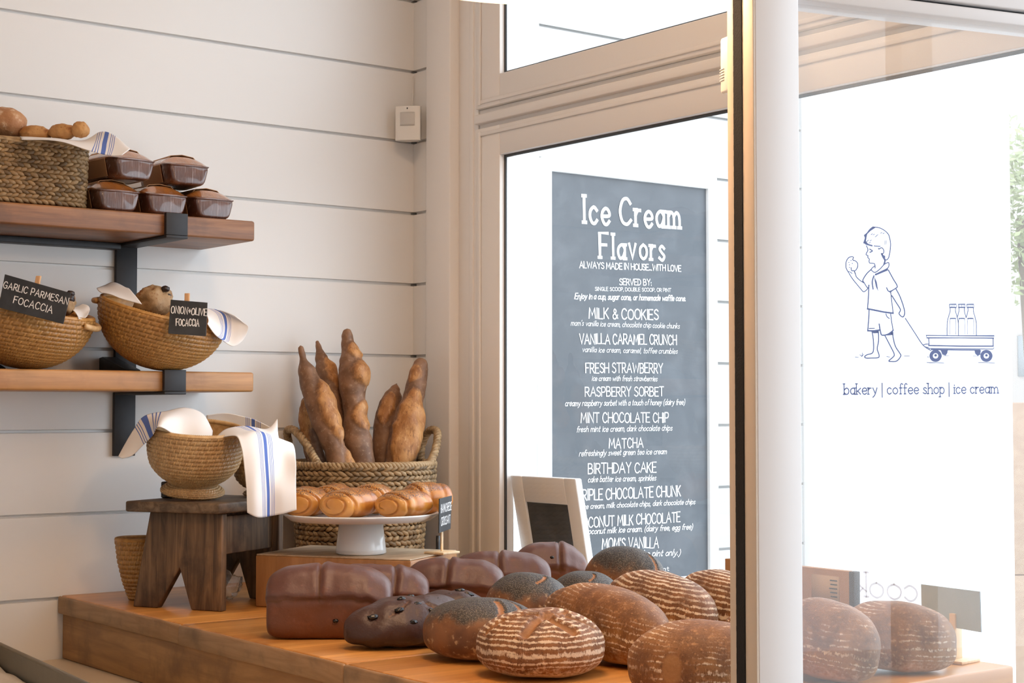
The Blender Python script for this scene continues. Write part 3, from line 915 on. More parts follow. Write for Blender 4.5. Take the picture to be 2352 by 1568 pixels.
# ---- white framed sandwich board outside the window
ax = 2.436
tl, trp = xp(1168, 1090, ax), xp(1318, 1100, ax)
ya, yb = tl.y, trp.y
ztop = (tl.z + trp.z) / 2
lean = 0.19
sb = thing('sandwich_board', 'white framed sandwich chalkboard leaning on the outside of the window', 'sandwich board', (ax, (ya + yb) / 2, -0.04))
def leaf(sgn, nm):
    hgt = ztop + 0.04
    ydir = Y * (yb - ya)
    dn_ = (Z * -1 + X * lean * sgn).normalized(); L = hgt / (1 / math.sqrt(1 + lean * lean)) 
    out = (X * sgn + Z * lean).normalized() * -sgn if sgn > 0 else (X * sgn + Z * lean).normalized()
    thv = X * 0.02
    top = V((ax + 0.004 * sgn, ya, ztop))
    ln_ = dn_ * (hgt * math.sqrt(1 + lean * lean) - 0.002)
    fw_ = 0.045
    yh = ydir.normalized()
    m = MB()
    m.obox(top, yh * fw_, ln_, thv * sgn); m.obox(top + ydir - yh * fw_, yh * fw_, ln_, thv * sgn)
    m.obox(top + yh * fw_, ydir - yh * 2 * fw_, dn_ * 0.065, thv * sgn); m.obox(top + yh * fw_ + ln_ * 0.88, ydir - yh * 2 * fw_, dn_ * 0.06, thv * sgn)
    f = m.build('frame', EXT, sb, world=True, bevel=0.003)
    m = MB(); m.obox(top + yh * fw_ + dn_ * 0.065 + thv * sgn * 0.3, ydir - yh * 2 * fw_, ln_ * 0.88 - dn_ * 0.065, thv * sgn * 0.4); m.build('slate_panel', SLATE, f, world=False, smooth=False).location = V((0, 0, 0)) - sb.location
leaf(1, 'a')
# ================================================================= door lettering and drawing
def CR(x, y): return (1840 + x / 3.267, 480 + y / 3.267)
def dpt(px, py): return on_door(px, py, GD - 0.0015)
art = MB()
def dstroke(s, w=6, cur=True, taper=False, closed=False):
    p = pts(s) if isinstance(s, str) else s
    p = [CR(*q) for q in p]
    if cur: p = [(v.x, v.y) for v in crv([(a, b, 0) for a, b in p], 5, closed)]
    if closed: p = p + [p[0]]
    ribbon(art, p, dpt, 1.3 * w / 3.267, taper, lift=dn)
def dfill(s, cur=False):
    p = [CR(*q) for q in pts(s)]
    if cur: p = [(v.x, v.y) for v in crv([(a, b, 0) for a, b in p], 4, True)]
    art.add([dpt(*q) for q in p], [tuple(range(len(p)))])
for s, w in (("550,135 590,142 630,165 655,192 662,215 670,255 668,300 662,335 655,365 640,382 628,376", 6), ("485,262 505,268 530,275", 9), ("546,276 570,279 592,280", 6),
  ("585,300 600,290 616,305 618,325 606,340", 6), ("490,275 499,295 500,312 487,340 502,350 500,362 512,376 510,390 516,405 550,410 555,442", 6),
  ("514,300 534,314 516,324", 7), ("604,335 614,360 628,385 622,412", 10), ("553,425 525,452 552,475 590,450 622,416 655,402 651,440 600,468 555,490", 6),
  ("545,500 532,545 538,600", 8), ("522,455 490,485 462,530 466,552", 7), ("466,545 495,590 508,572", 6), ("508,570 505,660 498,748", 7), ("498,748 560,760 620,772 690,781", 10),
  ("672,628 680,700 690,781", 6), ("654,458 690,525 719,574 712,592 660,618 640,590", 7), ("360,485 385,525 440,592 470,620 506,588", 6), ("404,478 412,508 440,535 466,552", 6),
  ("360,487 352,470 368,474 380,484", 5), ("376,446 380,462 396,462 404,480", 6), ("386,378 392,362 378,357 355,366 338,395 337,440 352,470", 6), ("386,378 392,385 405,388 422,405 424,430 412,455 398,466", 6),
  ("710,598 740,655 768,735 776,780 765,808 748,803 733,783 742,765 740,745 710,698 680,650", 7), ("508,758 505,830 498,910", 7), ("498,912 540,914 585,908", 10), ("583,862 594,925 606,946 650,938 690,908", 8),
  ("672,788 680,850 690,908", 6), ("636,786 645,808 662,821", 6), ("510,895 550,894", 6), ("532,920 542,1000 537,1075 495,1092 475,1108 490,1118 530,1117 578,1114 583,1092 570,1048 580,985 578,920", 7),
  ("628,950 665,1022 696,1085 690,1108 658,1136 668,1143 715,1140 746,1103 738,1080 706,1030 690,970 686,925", 7), ("780,820 845,920 912,1020 970,1060", 6), ("912,1020 935,1013 956,1012", 6), ("930,1032 955,1040", 5)):
    dstroke(s, w)
for s in ("540,128 558,140 520,165 497,188 492,210 487,242 502,258 530,276 490,266 465,256 478,216 470,195 492,178 512,150", "556,484 600,470 652,442 652,460 600,482 556,500", "548,502 568,545 580,620 562,585 552,540", "575,284 590,300 580,305",
  "712,592 690,612 668,630 660,618", "606,338 632,352 630,385 614,362", "625,950 655,935 692,908 686,945 650,948", "530,920 582,912 578,930 545,932"):
    dfill(s)
for a, b in ((530, 188), (545, 190), (570, 195), (600, 178), (500, 235), (520, 235), (515, 252), (490, 245), (560, 205), (618, 182)):
    dstroke([(a - 6, b + 4), (a + 6, b - 3)], 4, False)
for a in (626, 636): dstroke([(a, 235), (a + 2, 268)], 3, False)
for a, b in ((372, 386), (358, 400), (384, 408), (362, 418), (362, 438), (374, 440)): dstroke([(a - 2, b), (a + 2, b)], 5, False)
# wagon
dstroke("937,948 1190,950 1448,951 1446,968 1190,966 940,966", 6, False, closed=True)
dstroke("955,968 957,1020", 6, False); dstroke("1440,970 1441,1023", 6, False); dstroke("957,1023 1200,1028 1442,1028", 8, False); dstroke("950,1036 960,1046 1440,1050 1446,1040", 5, False); dstroke("975,1054 1200,1057 1340,1058", 7, False)
def ring(cx_, cy_, r, w, n=28):
    dstroke([(cx_ + r * math.cos(2 * PI * i / n), cy_ + r * math.sin(2 * PI * i / n)) for i in range(n + 1)], w, False)
for cx_, cy_ in ((1007, 1097), (1390, 1097)):
    ring(cx_, cy_ + 4, 33, 20); ring(cx_, cy_, 5, 8)
    dstroke([(cx_ - 60, cy_ + 54), (cx_ + 62, cy_ + 57)], 4, False)
dfill("1045,1055 1102,1056 1098,1080 1085,1098 1060,1092"); dfill("1300,1056 1350,1056 1345,1092 1325,1102 1306,1085")
dstroke("1060,1098 1110,1101", 3, False); dstroke("1290,1103 1335,1104", 3, False)
for cx_ in (1137, 1203, 1270):
    dstroke([(cx_ - 25, 714), (cx_ + 24, 714), (cx_ + 25, 738), (cx_ - 25, 738)], 6, False, closed=True)
    for q in (-12, 0, 12): dstroke([(cx_ + q, 716), (cx_ + q, 736)], 3, False)
    lf = [(cx_ - 20, 742), (cx_ - 21, 770), (cx_ - 34, 815), (cx_ - 42, 855), (cx_ - 43, 900), (cx_ - 43, 944)]
    if cx_ == 1137 : dstroke(lf, 5)
    else: dstroke(lf[:3], 5)
    rt = [(2 * cx_ - a, b) for a, b in lf]
    if cx_ == 1270: dstroke(rt, 5)
    else: dstroke(rt if cx_ == 1137 else rt[:3], 5)
    dstroke([(cx_ - 24, 940), (cx_ - 24, 850), (cx_ - 18, 822), (cx_, 817), (cx_ + 18, 822), (cx_ + 23, 850), (cx_ + 23, 940)], 3)
    dstroke([(cx_ - 20, 821), (cx_ + 20, 821)], 7, False)
for s in ("405,1110 430,1112", "440,1092 455,1106 468,1088", "455,1106 458,1078", "640,1106 664,1110", "772,1103 812,1102", "945,1108 955,1109", "944,1150 958,1152", "962,1153 1000,1153"):
    dstroke(s, 4, False)
pane = [c for c in door.children if c.name.startswith('pane')][0]
art.build('boy_and_wagon_drawing', INKB, pane, smooth=False)
tx = MB()
l0, l1 = dpt(*CR(322, 1390)), dpt(*CR(1475, 1380))
write(tx, "bakery | coffee shop | ice cream", l0, l1, 23.5 / FPX * ((l0 + l1) / 2 - CAM).dot(FW), 0.125, nrm=dn, lift=0.0, serif=.085, gap=.15, space=.30)
tx.build('shop_lettering', INKB, pane, smooth=False)
# letters on the window pane, meant to be read from outside
tx = MB()
q0, q1 = xp(2106, 1381, XG), xp(1950, 1366, XG)
write(tx, "cooki", q0, q1, 0.046, 0.085, nrm=X, lift=0.0, serif=.07, gap=.12)
tx.build('window_lettering', GREYV, [c for c in lower.children if c.name.startswith('pane')][0], smooth=False)

# ================================================================= shelves
YF = 3.299
XE = 1.795
def shelf(nm, z0, z1, mat, lab):
    t = thing(nm, lab, 'shelf', (0.9, 3.4, z0))
    m = MB()
    nx = 40
    def prof(i):
        return 0.0022 * math.sin(i * 0.9) + 0.001 * math.sin(i * 2.7)
    for i in range(1):
        m.box((0.35, YF, z0), (XE, YW - 0.001, z1))
    m.build('board', mat, t, world=True, bevel=0.005)
    return t
zu0, zu1 = 1.4 + 0.381, 1.4 + 0.427
zl0, zl1 = 1.4 + 0.036, 1.4 + 0.0805
shelf('wall_shelf', zu0, zu1, SHELF_U, 'upper dark brown thick wooden shelf holding wrapped loaf cakes and seagrass basket')
shelf('wall_shelf', zl0, zl1, SHELF_L, 'lower light brown wooden shelf holding the two rattan bowls')
def bracket(xc, z0, z1, zbar0, zbar1, lab, gusset=None):
    t = thing('shelf_bracket', lab, 'bracket', (xc, YW - 0.01, z0), group='steel shelf brackets')
    h = 0.026
    m = MB(); m.box((xc - h, YW - 0.013, zbar0), (xc + h, YW - 0.0005, zbar1)); m.build('wall_bar', STEEL, t, world=True, bevel=0.001)
    m = MB(); m.box((xc - h, YF - 0.012, z0 - 0.007), (xc + h, YW - 0.0135, z0 - 0.0004)); m.build('arm', STEEL, t, world=True, bevel=0.001)
    m = MB(); m.box((xc - h, YF - 0.0115, z0), (xc + h, YF - 0.0005, z1 + 0.003)); m.build('front_lip', STEEL, t, world=True, bevel=0.001)
    if gusset:
        a, b = gusset
        m = MB(); w = 0.046
        m.prism([(xc - w / 2, YW - 0.014, a), (xc - w / 2, YW - 0.014, a - 0.018), (xc - w / 2, b, zl1 + 0.001), (xc - w / 2, b + 0.05, zl1 + 0.001)], X * w)
        m.build('brace', STEEL, t, world=True, bevel=0.001)
    return t
xb = yp(407, 530, YF - 0.012).x
xb2 = yp(283, 640, YW - 0.01).x
xb3 = yp(403, 880, YF - 0.012).x
bracket(xb, zu0, zu1, zl1 + 0.001, zu0 - 0.0005, 'dark steel bracket under the right end of the upper shelf', None)
bracket(xb3, zl0, zl1, 1.4 - 0.112, zl0 - 0.0005, 'dark steel bracket under the right end of the lower shelf')
m = MB(); br = thing('shelf_ledger', 'dark steel ledger bar along the wall under the upper shelf', 'ledger bar', (1.0, YW - 0.02, zu0 - 0.03))
m.box((0.36, YW - 0.040, zu0 - 0.0145), (xb - 0.027, YW - 0.0005, zu0 - 0.0005)); m.build('bar', STEEL, br, world=True, bevel=0.001)
# short angle pieces standing on the lower shelf behind the bowls
for pxa, lab in ((228, 'dark steel angle piece on the lower shelf behind the onion and olive bowl'), (-78, 'dark steel angle piece on the lower shelf behind the garlic parmesan bowl')):
    p = yp(pxa, 846, YW - 0.003)
    t = thing('steel_gusset', lab, 'bracket', (p.x, YW - 0.002, zl1 + 0.0005), group='steel gussets')
    m = MB(); m.prism([(0, 0, 0), (0, 0, 0.034), (0, -0.018, 0.036), (0, -0.15, 0.004), (0, -0.15, 0)], X * 0.034); m.build('plate', STEEL, t, bevel=0.001)

# ================================================================= counter
LX = 1.44
ys = [YW - 0.002, 2.945, 2.327, 1.63]
RX = 2.30
for i in range(3):
    y1, y0 = ys[i] - (0.0025 if i else 0), ys[i + 1] + 0.0025
    sh = (0.0, -0.004, -0.006)[i]
    lab = ('orange wooden counter slab against the shiplap wall, carrying the stool', 'orange middle wooden counter slab under the chocolate loaves', 'orange front wooden counter slab under the floured loaves')[i]
    t = thing('counter_slab', lab, 'counter top', (LX, y0, TZ - 0.04), group='wooden counter slabs')
    m = MB(); m.box((LX + sh + 0.008, y0, TZ - 0.04), (RX, y1, TZ)); m.build('slab', BUTCH, t, world=True, bevel=0.004)
    m = MB(); m.box((LX + sh, y0, TZ - 0.0405), (LX + sh + 0.0085, y1, TZ - 0.0012)); m.build('end_grain', ENDG, t, world=True, bevel=0.004)
t = thing('counter_apron', 'rough wooden beam under the left ends of the counter slabs', 'beam', (LX + 0.012, 1.68, TZ - 0.145))
m = MB(); m.box((LX + 0.012, 1.66, TZ - 0.142), (LX + 0.06, YW - 0.002, TZ - 0.0412)); m.build('beam', APRON, t, world=True, bevel=0.003)
m = MB(); m.box((LX + 0.060, 1.66, TZ - 0.142), (RX - 0.02, 1.70, TZ - 0.0412)); m.build('front_beam', APRON, t, world=True, bevel=0.003)
zl = TZ - 0.1425
t = thing('base_cabinet', 'cream painted base cabinet carrying the wooden counter', 'cabinet', (0.6, 1.7, 0))
m = MB(); m.box((0.30, 1.72, zl - 0.03), (RX - 0.01, YW - 0.003, zl)); m.build('worktop', LEDGE, t, world=True, bevel=0.003)
m = MB(); m.box((0.36, 1.78, 0.0), (RX - 0.03, YW - 0.003, zl - 0.0302)); m.build('carcass', LEDGE, t, world=True, bevel=0.003)
# sheet pan at the left edge
pa, pb = gp(-12, 1475, TZ - 0.075), gp(215, 1579, TZ - 0.075)
pu = (pb - pa); pu.z = 0; pl = pu.length; pu.normalize()
pv = V((pu.y, -pu.x, 0))
if pv.x > 0: pv = -pv
t = thing('sheet_pan', 'dull grey metal pan lined with paper at the bottom left', 'pan', (pa.x, pa.y, zl + 0.0005))
hz = pa.z - zl
m = MB()
L_, W_ = pl + 0.10, 0.42
o_ = V((0, 0, 0)) - pu * 0.0
m.obox(o_, pu * L_, pv * W_, Z * 0.003); m.obox(o_ + Z * .003, pu * L_, pv * 0.004, Z * (hz - .003)); m.obox(o_ + pv * (W_ - .004) + Z * .003, pu * L_, pv * .004, Z * (hz - .003)); m.obox(o_ + Z * .003, pu * .004, pv * W_, Z * (hz - .003)); m.obox(o_ + Z * .003 + pu * (L_ - .004), pu * .004, pv * W_, Z * (hz - .003))
m.build('body', PAN, t, smooth=False)
m = MB(); rr = 0.005
m.tube([o_ + Z * hz, o_ + pu * L_ + Z * hz, o_ + pu * L_ + pv * W_ + Z * hz, o_ + pv * W_ + Z * hz], rr, 10, closed=True); m.build('rolled_rim', PAN, t)
m = MB(); m.grid(30, 30, lambda u, v: o_ + pu * (0.012 + u * (L_ - .024)) + pv * (0.012 + v * (W_ - .024)) + Z * (0.012 + 0.02 * abs(mn.noise(V((u * 6, v * 6, 3)))) + 0.012 * sstep(.9, 1, v) + .01 * sstep(.1, 0, v))); m.build('paper_liner', PAPER, t, solid=0.0006)

# ================================================================= woven things
def seagrass(parent, path, rows, z0, z1, mat, scale=lambda h: 1.0, strand=0.020, thick=0.0052, name='body', seed=1, bulge=lambda h: 0.0, floor=True):
    """path: closed 2d polyline (local), rows of plaited strands from z0 to z1"""
    r = random.Random(seed)
    n = len(path)
    cum = [0]
    for i in range(n): cum.append(cum[-1] + (V((*path[(i + 1) % n], 0)) - V((*path[i], 0))).length)
    per = cum[-1]
    def at(t, s):
        d = (t % 1.0) * per
        lo, hi = 0, n
        while hi - lo > 1:
            md = (lo + hi) // 2
            if cum[md] <= d: lo = md
            else: hi = md
        a, b = path[lo], path[(lo + 1) % n]
        f = (d - cum[lo]) / max(1e-9, cum[lo + 1] - cum[lo])
        x, y = a[0] + (b[0] - a[0]) * f, a[1] + (b[1] - a[1]) * f
        tx, ty = b[0] - a[0], b[1] - a[1]
        l = math.hypot(tx, ty) or 1e-9
        return V((x * s, y * s, 0)), V((ty / l, -tx / l, 0)), V((tx / l, ty / l, 0))
    m = MB()
    dz = (z1 - z0) / rows
    for k in range(rows):
        h = (k + 0.5) / rows
        s = scale(h)
        N = max(10, int(per * s / (strand * 0.62)))
        z = z0 + dz * (k + 0.5)
        for i in range(N):
            t = (i + (0.5 if k % 2 else 0)) / N + r.uniform(-.1, .1) / N
            p, nr, tg = at(t, s)
            if nr.dot(p) < 0: nr = -nr
            L = strand * r.uniform(0.9, 1.15)
            sg = 1 if k % 2 else -1
            tilt = dz * 0.48 * r.uniform(.8, 1.2)
            pp = []
            for q, bul in ((-0.5, -0.5), (-0.2, 0.55), (0.15, 0.75), (0.5, -0.35)):
                pp.append(p + tg * (q * L) + nr * (thick * 0.75 * bul + bulge(h)) + Z * (z + sg * q * 2 * tilt * 0.9 + r.uniform(-.0006, .0006)))
            th = thick * r.uniform(.85, 1.15)
            k0 = len(m.v); m.tube(pp, [th * .45, th * .95, th, th * .5], 6)
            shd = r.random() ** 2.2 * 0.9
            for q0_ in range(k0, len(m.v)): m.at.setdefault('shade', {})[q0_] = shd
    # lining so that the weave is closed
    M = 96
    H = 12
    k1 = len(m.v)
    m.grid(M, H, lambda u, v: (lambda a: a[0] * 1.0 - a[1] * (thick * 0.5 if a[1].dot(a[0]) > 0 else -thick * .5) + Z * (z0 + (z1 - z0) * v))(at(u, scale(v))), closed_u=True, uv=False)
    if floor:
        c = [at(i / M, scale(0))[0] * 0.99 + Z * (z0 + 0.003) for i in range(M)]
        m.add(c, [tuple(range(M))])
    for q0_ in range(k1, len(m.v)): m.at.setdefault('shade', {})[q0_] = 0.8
    return m.build(name, mat, parent)
def rrect(a, b, r, n=6):
    out = []
    for cx_, cy_, a0 in ((a - r, b - r, 0), (-a + r, b - r, 90), (-a + r, -b + r, 180), (a - r, -b + r, 270)):
        for i in range(n + 1):
            an = math.radians(a0 + 90 * i / n)
            out.append((cx_ + r * math.cos(an), cy_ + r * math.sin(an)))
    # resample evenly
    return out
def circle(r, n=64): return [(r * math.cos(2 * PI * i / n), r * math.sin(2 * PI * i / n)) for i in range(n)]
def rope(m, path, r, turns, strands=3, n=60, sides=6):
    pc = crv(path, max(2, n // (len(path) - 1)))
    k = len(pc)
    for s in range(strands):
        out = []
        ref = None
        for i in range(k):
            a, b = pc[max(0, i - 1)], pc[min(k - 1, i + 1)]
            t = (b - a).normalized()
            if ref is None: ref = t.orthogonal().normalized()
            ref = (ref - t * ref.dot(t)).normalized()
            q = t.cross(ref)
            an = 2 * PI * (turns * i / (k - 1) + s / strands)
            out.append(pc[i] + (ref * math.cos(an) + q * math.sin(an)) * r * 0.55)
        m.tube(out, r * 0.62, sides)
    return m
def rattan(parent, prof, mat, rows, cells, name='bowl', thick=0.006, n=None, twist=0.33, bulge_k=1.0):
    """prof(v)->(r,z) outer profile from base centre to rim, woven skin"""
    n = cells * 10
    nv = rows * 6
    def skin(u, v, sgn=1):
        r, z = prof(v)
        r2, z2 = prof(min(1, v + 0.01)); r1, z1 = prof(max(0, v - 0.01))
        tr, tz = r2 - r1, z2 - z1
        l = math.hypot(tr, tz) or 1e-6
        nr, nzz = tz / l, -tr / l
        row = v * rows
        k = math.floor(row); fr_ = row - k
        cu = (u * cells + k * twist) % 1.0
        rp = math.sqrt(max(0, 1 - (2 * fr_ - 1) ** 2))
        du = abs(((cu - 0.22 * (fr_ - 0.5)) % 1.0) - 0.5) * 2      # 0 mid cell .. 1 at the tie
        pil = 1 - sstep(0.52, 0.80, du)
        tie = sstep(0.62, 0.90, du)
        kk = bulge_k
        dq = kk * max(0.0040 * rp * pil, 0.0044 * tie * (0.5 + 0.5 * rp))
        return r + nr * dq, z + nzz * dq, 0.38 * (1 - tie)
        d = 0.0026 * math.sqrt(max(0, 1 - (2 * fr_ - 1) ** 2))
        # wrap tie between cells
        w = abs(cu - 0.5 - 0.18 * (fr_ - 0.5))
        tie = 0.5 + 0.5 * math.cos(min(1, w / 0.14) * PI)
        d = d * (1 - 0.30 * math.exp(-((w - 0.2) / 0.06) ** 2)) + 0.0016 * tie
        return r + nr * d, z + nzz * d
    m = MB()
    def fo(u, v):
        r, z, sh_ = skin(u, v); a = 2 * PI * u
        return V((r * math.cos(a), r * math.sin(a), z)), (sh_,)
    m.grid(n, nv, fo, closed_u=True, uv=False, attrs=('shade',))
    def fi(u, v):
        r, z = prof(v); row = v * 20 % 1.0
        r = max(0.0, r - thick + 0.001 * math.sin(row * PI)); a = 2 * PI * u
        return V((r * math.cos(a), r * math.sin(a), z + (thick * 0.9 if v < 0.9 else thick * 0.9 * (1 - (v - 0.9) * 10))))
    m.grid(72, 40, fi, closed_u=True, uv=False)
    # rim coil
    r1, z1 = prof(1.0)
    rr_ = MB()
    def fr2(u, v):
        a = 2 * PI * u; b = 2 * PI * v
        q = 0.0052 * (1 + 0.10 * math.sin(u * 2 * PI * 150 + b))
        r = r1 - thick * 0.4 + q * math.cos(b)
        return V((r * math.cos(a), r * math.sin(a), z1 + 0.001 + q * math.sin(b)))
    o = m.build(name, mat, parent)
    rr_.grid(300, 8, fr2, closed_u=True, uv=False); rr_.build('rim', mat, parent)
    return o
def bowlprof(R, H, p=2.2, rb=0.25):
    def f(v):
        # super-ellipse quarter from base to rim
        a = v * PI / 2
        return R * (math.sin(a) ** (2 / p)), H * (1 - math.cos(a) ** (2 / p))
    return f
def footprof(R, H):
    P = crv([(0.052, 0.0, 0), (0.066, 0.004, 0), (0.064, 0.010, 0), (0.050, 0.020, 0), (0.052, 0.027, 0), (0.072, 0.040, 0), (0.092, 0.062, 0), (0.100, 0.088, 0), (0.103, 0.115, 0), (0.106, 0.142, 0)], 6)
    k = len(P) - 1
    def f(v):
        x = v * k; i = min(k - 1, int(x)); q = P[i].lerp(P[i + 1], x - i)
        return q.x * R / 0.106, q.y * H / 0.142
    return f
def tilt(right=0.0, front=0.0, spin=0.0):
    """tilt a thing to the right of the picture and towards the viewer (degrees)"""
    return (Matrix.Rotation(math.radians(right), 3, F0) @ Matrix.Rotation(math.radians(front), 3, RT) @ Matrix.Rotation(spin, 3, 'Z'))

def napkin(name, label, rows, group=None, flip=False, uoff=0.0, uscale=1.0, wr=0.0012, lab_cat='napkin'):
    """rows of (px,py,depth); u runs along the rows' index -> stripes across"""
    P = [[dp(*q) for q in r_] for r_ in rows]
    K = 7
    R1 = [crv(r_, K) for r_ in P]
    nr = len(R1[0])
    cols = [crv([R1[i][j] for i in range(len(R1))], K) for j in range(nr)]
    nc = len(cols[0])
    o = cols[nr // 2][nc // 2].copy()
    t = thing(name, label, lab_cat, o, group=group)
    m = MB()
    def f(u, v):
        p = cols[int(round(u * (nr - 1)))][int(round(v * (nc - 1)))]
        w = wr * mn.noise(p * 22)
        return p + V((w, w, w)) - o
    m.grid(nr - 1, nc - 1, f)
    for i, (u, v) in list(m.uv.items()):
        q = (v if flip else u)
        m.uv[i] = (uoff + uscale * q, v)
    m.build('cloth', CLOTH, t, solid=0.0014)
    return t

# ---- things on the upper shelf
q = yp(217, 470, 3.335)
bx = thing('seagrass_basket', 'rectangular seagrass basket of rolls on the upper shelf', 'basket', (q.x - 0.212, 3.418, zu1 + 0.001))
seagrass(bx, rrect(0.20, 0.088, 0.045), 14, 0.004, 0.134, SEAG, scale=lambda h: 1.0 + 0.02 * h, strand=0.023, thick=0.0050, seed=3)
m = MB(); pth = [V((x_ * 1.02, y_ * 1.02, 0.134)) for x_, y_ in rrect(0.20, 0.088, 0.045)]
pth.append(pth[0]); rope(m, pth, 0.007, 34, 3, 240); m.build('braided_rim', SEAG, bx)

def blob(name, mat, parent, c, r, seed=0, amp=0.06, n=48):
    m = MB()
    def f(u, v):
        a, b = 2 * PI * u, PI * v
        d = V((math.sin(b) * math.cos(a), math.sin(b) * math.sin(a), math.cos(b)))
        k = 1 + amp * nz(d, 2.0, seed) + amp * 0.5 * nz(d, 5.0, seed)
        return V(c) + V((d.x * r[0], d.y * r[1], d.z * r[2])) * k
    m.grid(n, n // 2, f, closed_u=True)
    return m.build(name, mat, parent)
p = dp(14, 285, 3.50)
t = thing('bread_roll', 'round floury bread roll on top of the seagrass basket', 'bread roll', p); blob('crust', ROLL, t, (0, 0, 0), (0.044, 0.044, 0.036), 2)
for i, (a, b, ln_, rt_, lab) in enumerate(((82, 307, 0.033, 0.1, 'long golden roll beside the round roll in the seagrass basket'), (143, 303, 0.032, -0.25, 'middle golden roll behind the napkin in the seagrass basket'), (184, 298, 0.019, 0.3, 'small knobby golden roll at the napkin end of the basket'))):
    p = dp(a, b, 3.49 - 0.01 * i)
    t = thing('bread_roll', lab, 'bread roll', p, rot=(YAW - PI / 2) + rt_ if False else math.atan2(RT.y, RT.x) + rt_, group='small rolls in the seagrass basket')
    blob('crust', NUG, t, (0, 0, 0), (ln_, 0.02, 0.0175), 20 + i, 0.12)
napkin('napkin', 'white blue striped napkin over the right rim of the seagrass basket', [
 [(40, 318, 3.50), (110, 320, 3.52), (190, 322, 3.53), (232, 303, 3.52), (265, 313, 3.49), (298, 343, 3.45)],
 [(45, 315, 3.44), (118, 317, 3.45), (188, 326, 3.46), (226, 326, 3.46), (262, 334, 3.45), (296, 345, 3.43)],
 [(50, 320, 3.385), (120, 322, 3.385), (165, 331, 3.39), (220, 350, 3.395), (255, 357, 3.40), (280, 356, 3.40)]], uoff=-0.18, uscale=1.0, wr=0.002)

def panloaf(parent, L, Wd, H, mat, name='crust', wall=0.52, taper=0.92, seed=1, crease=None, amp=0.0026, over=1.07, endr=5.0, nL=72, dome=1.0, asym=0.0, endslope=0.0):
    """tin loaf along local x, resting on z=0"""
    zs0 = H * wall
    def sec(t, zs):     # cross-section, t 0..1 around from bottom centre
        a = 2 * PI * t - PI / 2
        c, s_ = math.cos(a), math.sin(a)
        if s_ < 0:
            e = 8.0
            k = (abs(c) ** e + abs(s_) ** e) ** (-1 / e)
            y = c * k; z = zs * (1 + s_ * k)
            y *= taper + (1 - taper) * (z / zs)
            return y * Wd / 2, z
        e = 2.35
        k = (abs(c) ** e + abs(s_) ** e) ** (-1 / e)
        z = zs + (H - zs) * s_ * k
        y = c * k * Wd / 2 * (1 + (over - 1) * math.sin(min(1, s_ * 2.2) * PI))
        return y, z
    m = MB()
    def f(u, v):
        b = -1 + 2 * v
        sx = math.sin(b * PI / 2)          # denser near ends
        xe = sx
        e = (max(0.0, 1 - abs(xe) ** endr)) ** (1 / endr)
        zs = zs0 * (1.0 + 0.09 * (0.5 - xe * xe) + 0.17 * mn.noise(V((xe * L * 7.5, seed * 3.1, 0 if 0.25 < u < 0.75 else 4))) + 0.05 * mn.noise(V((xe * L * 30, seed, 2)))) if crease is not None else zs0
        y, z = sec(u, zs)
        dm = (1 - 0.30 * abs(xe) ** 3.0 - asym * xe - endslope * sstep(-0.5, -1.0, xe)) if z > zs else 1.0
        zz = zs + (z - zs) * dm * (0.15 + 0.85 * e) if z > zs else zs + (z - zs) * (0.0 + 1.0 * e ** 0.4)
        p = V((xe * L / 2 * (1.0 if z > zs else 0.985), y * e ** 0.7, zz))
        nn = nz(p, 16, seed) * amp + nz(p, 45, seed) * amp * 0.5
        d = V((p.x * 0.2 / L, y / Wd, (z - H * 0.45) / H)).normalized()
        cr_ = 0.0
        if crease is not None and z > zs * 0.9:
            cx2 = crease * L / 2 + 0.006 * nz(p, 20, seed + 4)
            q_ = (p.x - cx2) / 0.0035
            cr_ = math.exp(-q_ * q_)
            nn -= 0.005 * cr_ * sstep(zs * .9, zs * 1.2, z)
            nn += 0.003 * math.exp(-((p.x - cx2 - 0.011) / 0.008) ** 2)
        zl_ = zs * 1.0
        line = (0.75 + 0.5 * nz(p, 30, seed + 2)) * math.exp(-((z - zl_) / 0.0035) ** 2)
        nn += 0.0025 * math.exp(-((z - zl_ - 0.008) / 0.005) ** 2)
        nn -= 0.0025 * line
        p = p + d * nn
        p.z = max(0.0, p.z)
        return p, (max(cr_ * 0.8, line * 0.9),)
    m.grid(72, nL, f, closed_u=True, attrs=('slash',))
    return m.build(name, mat, parent)

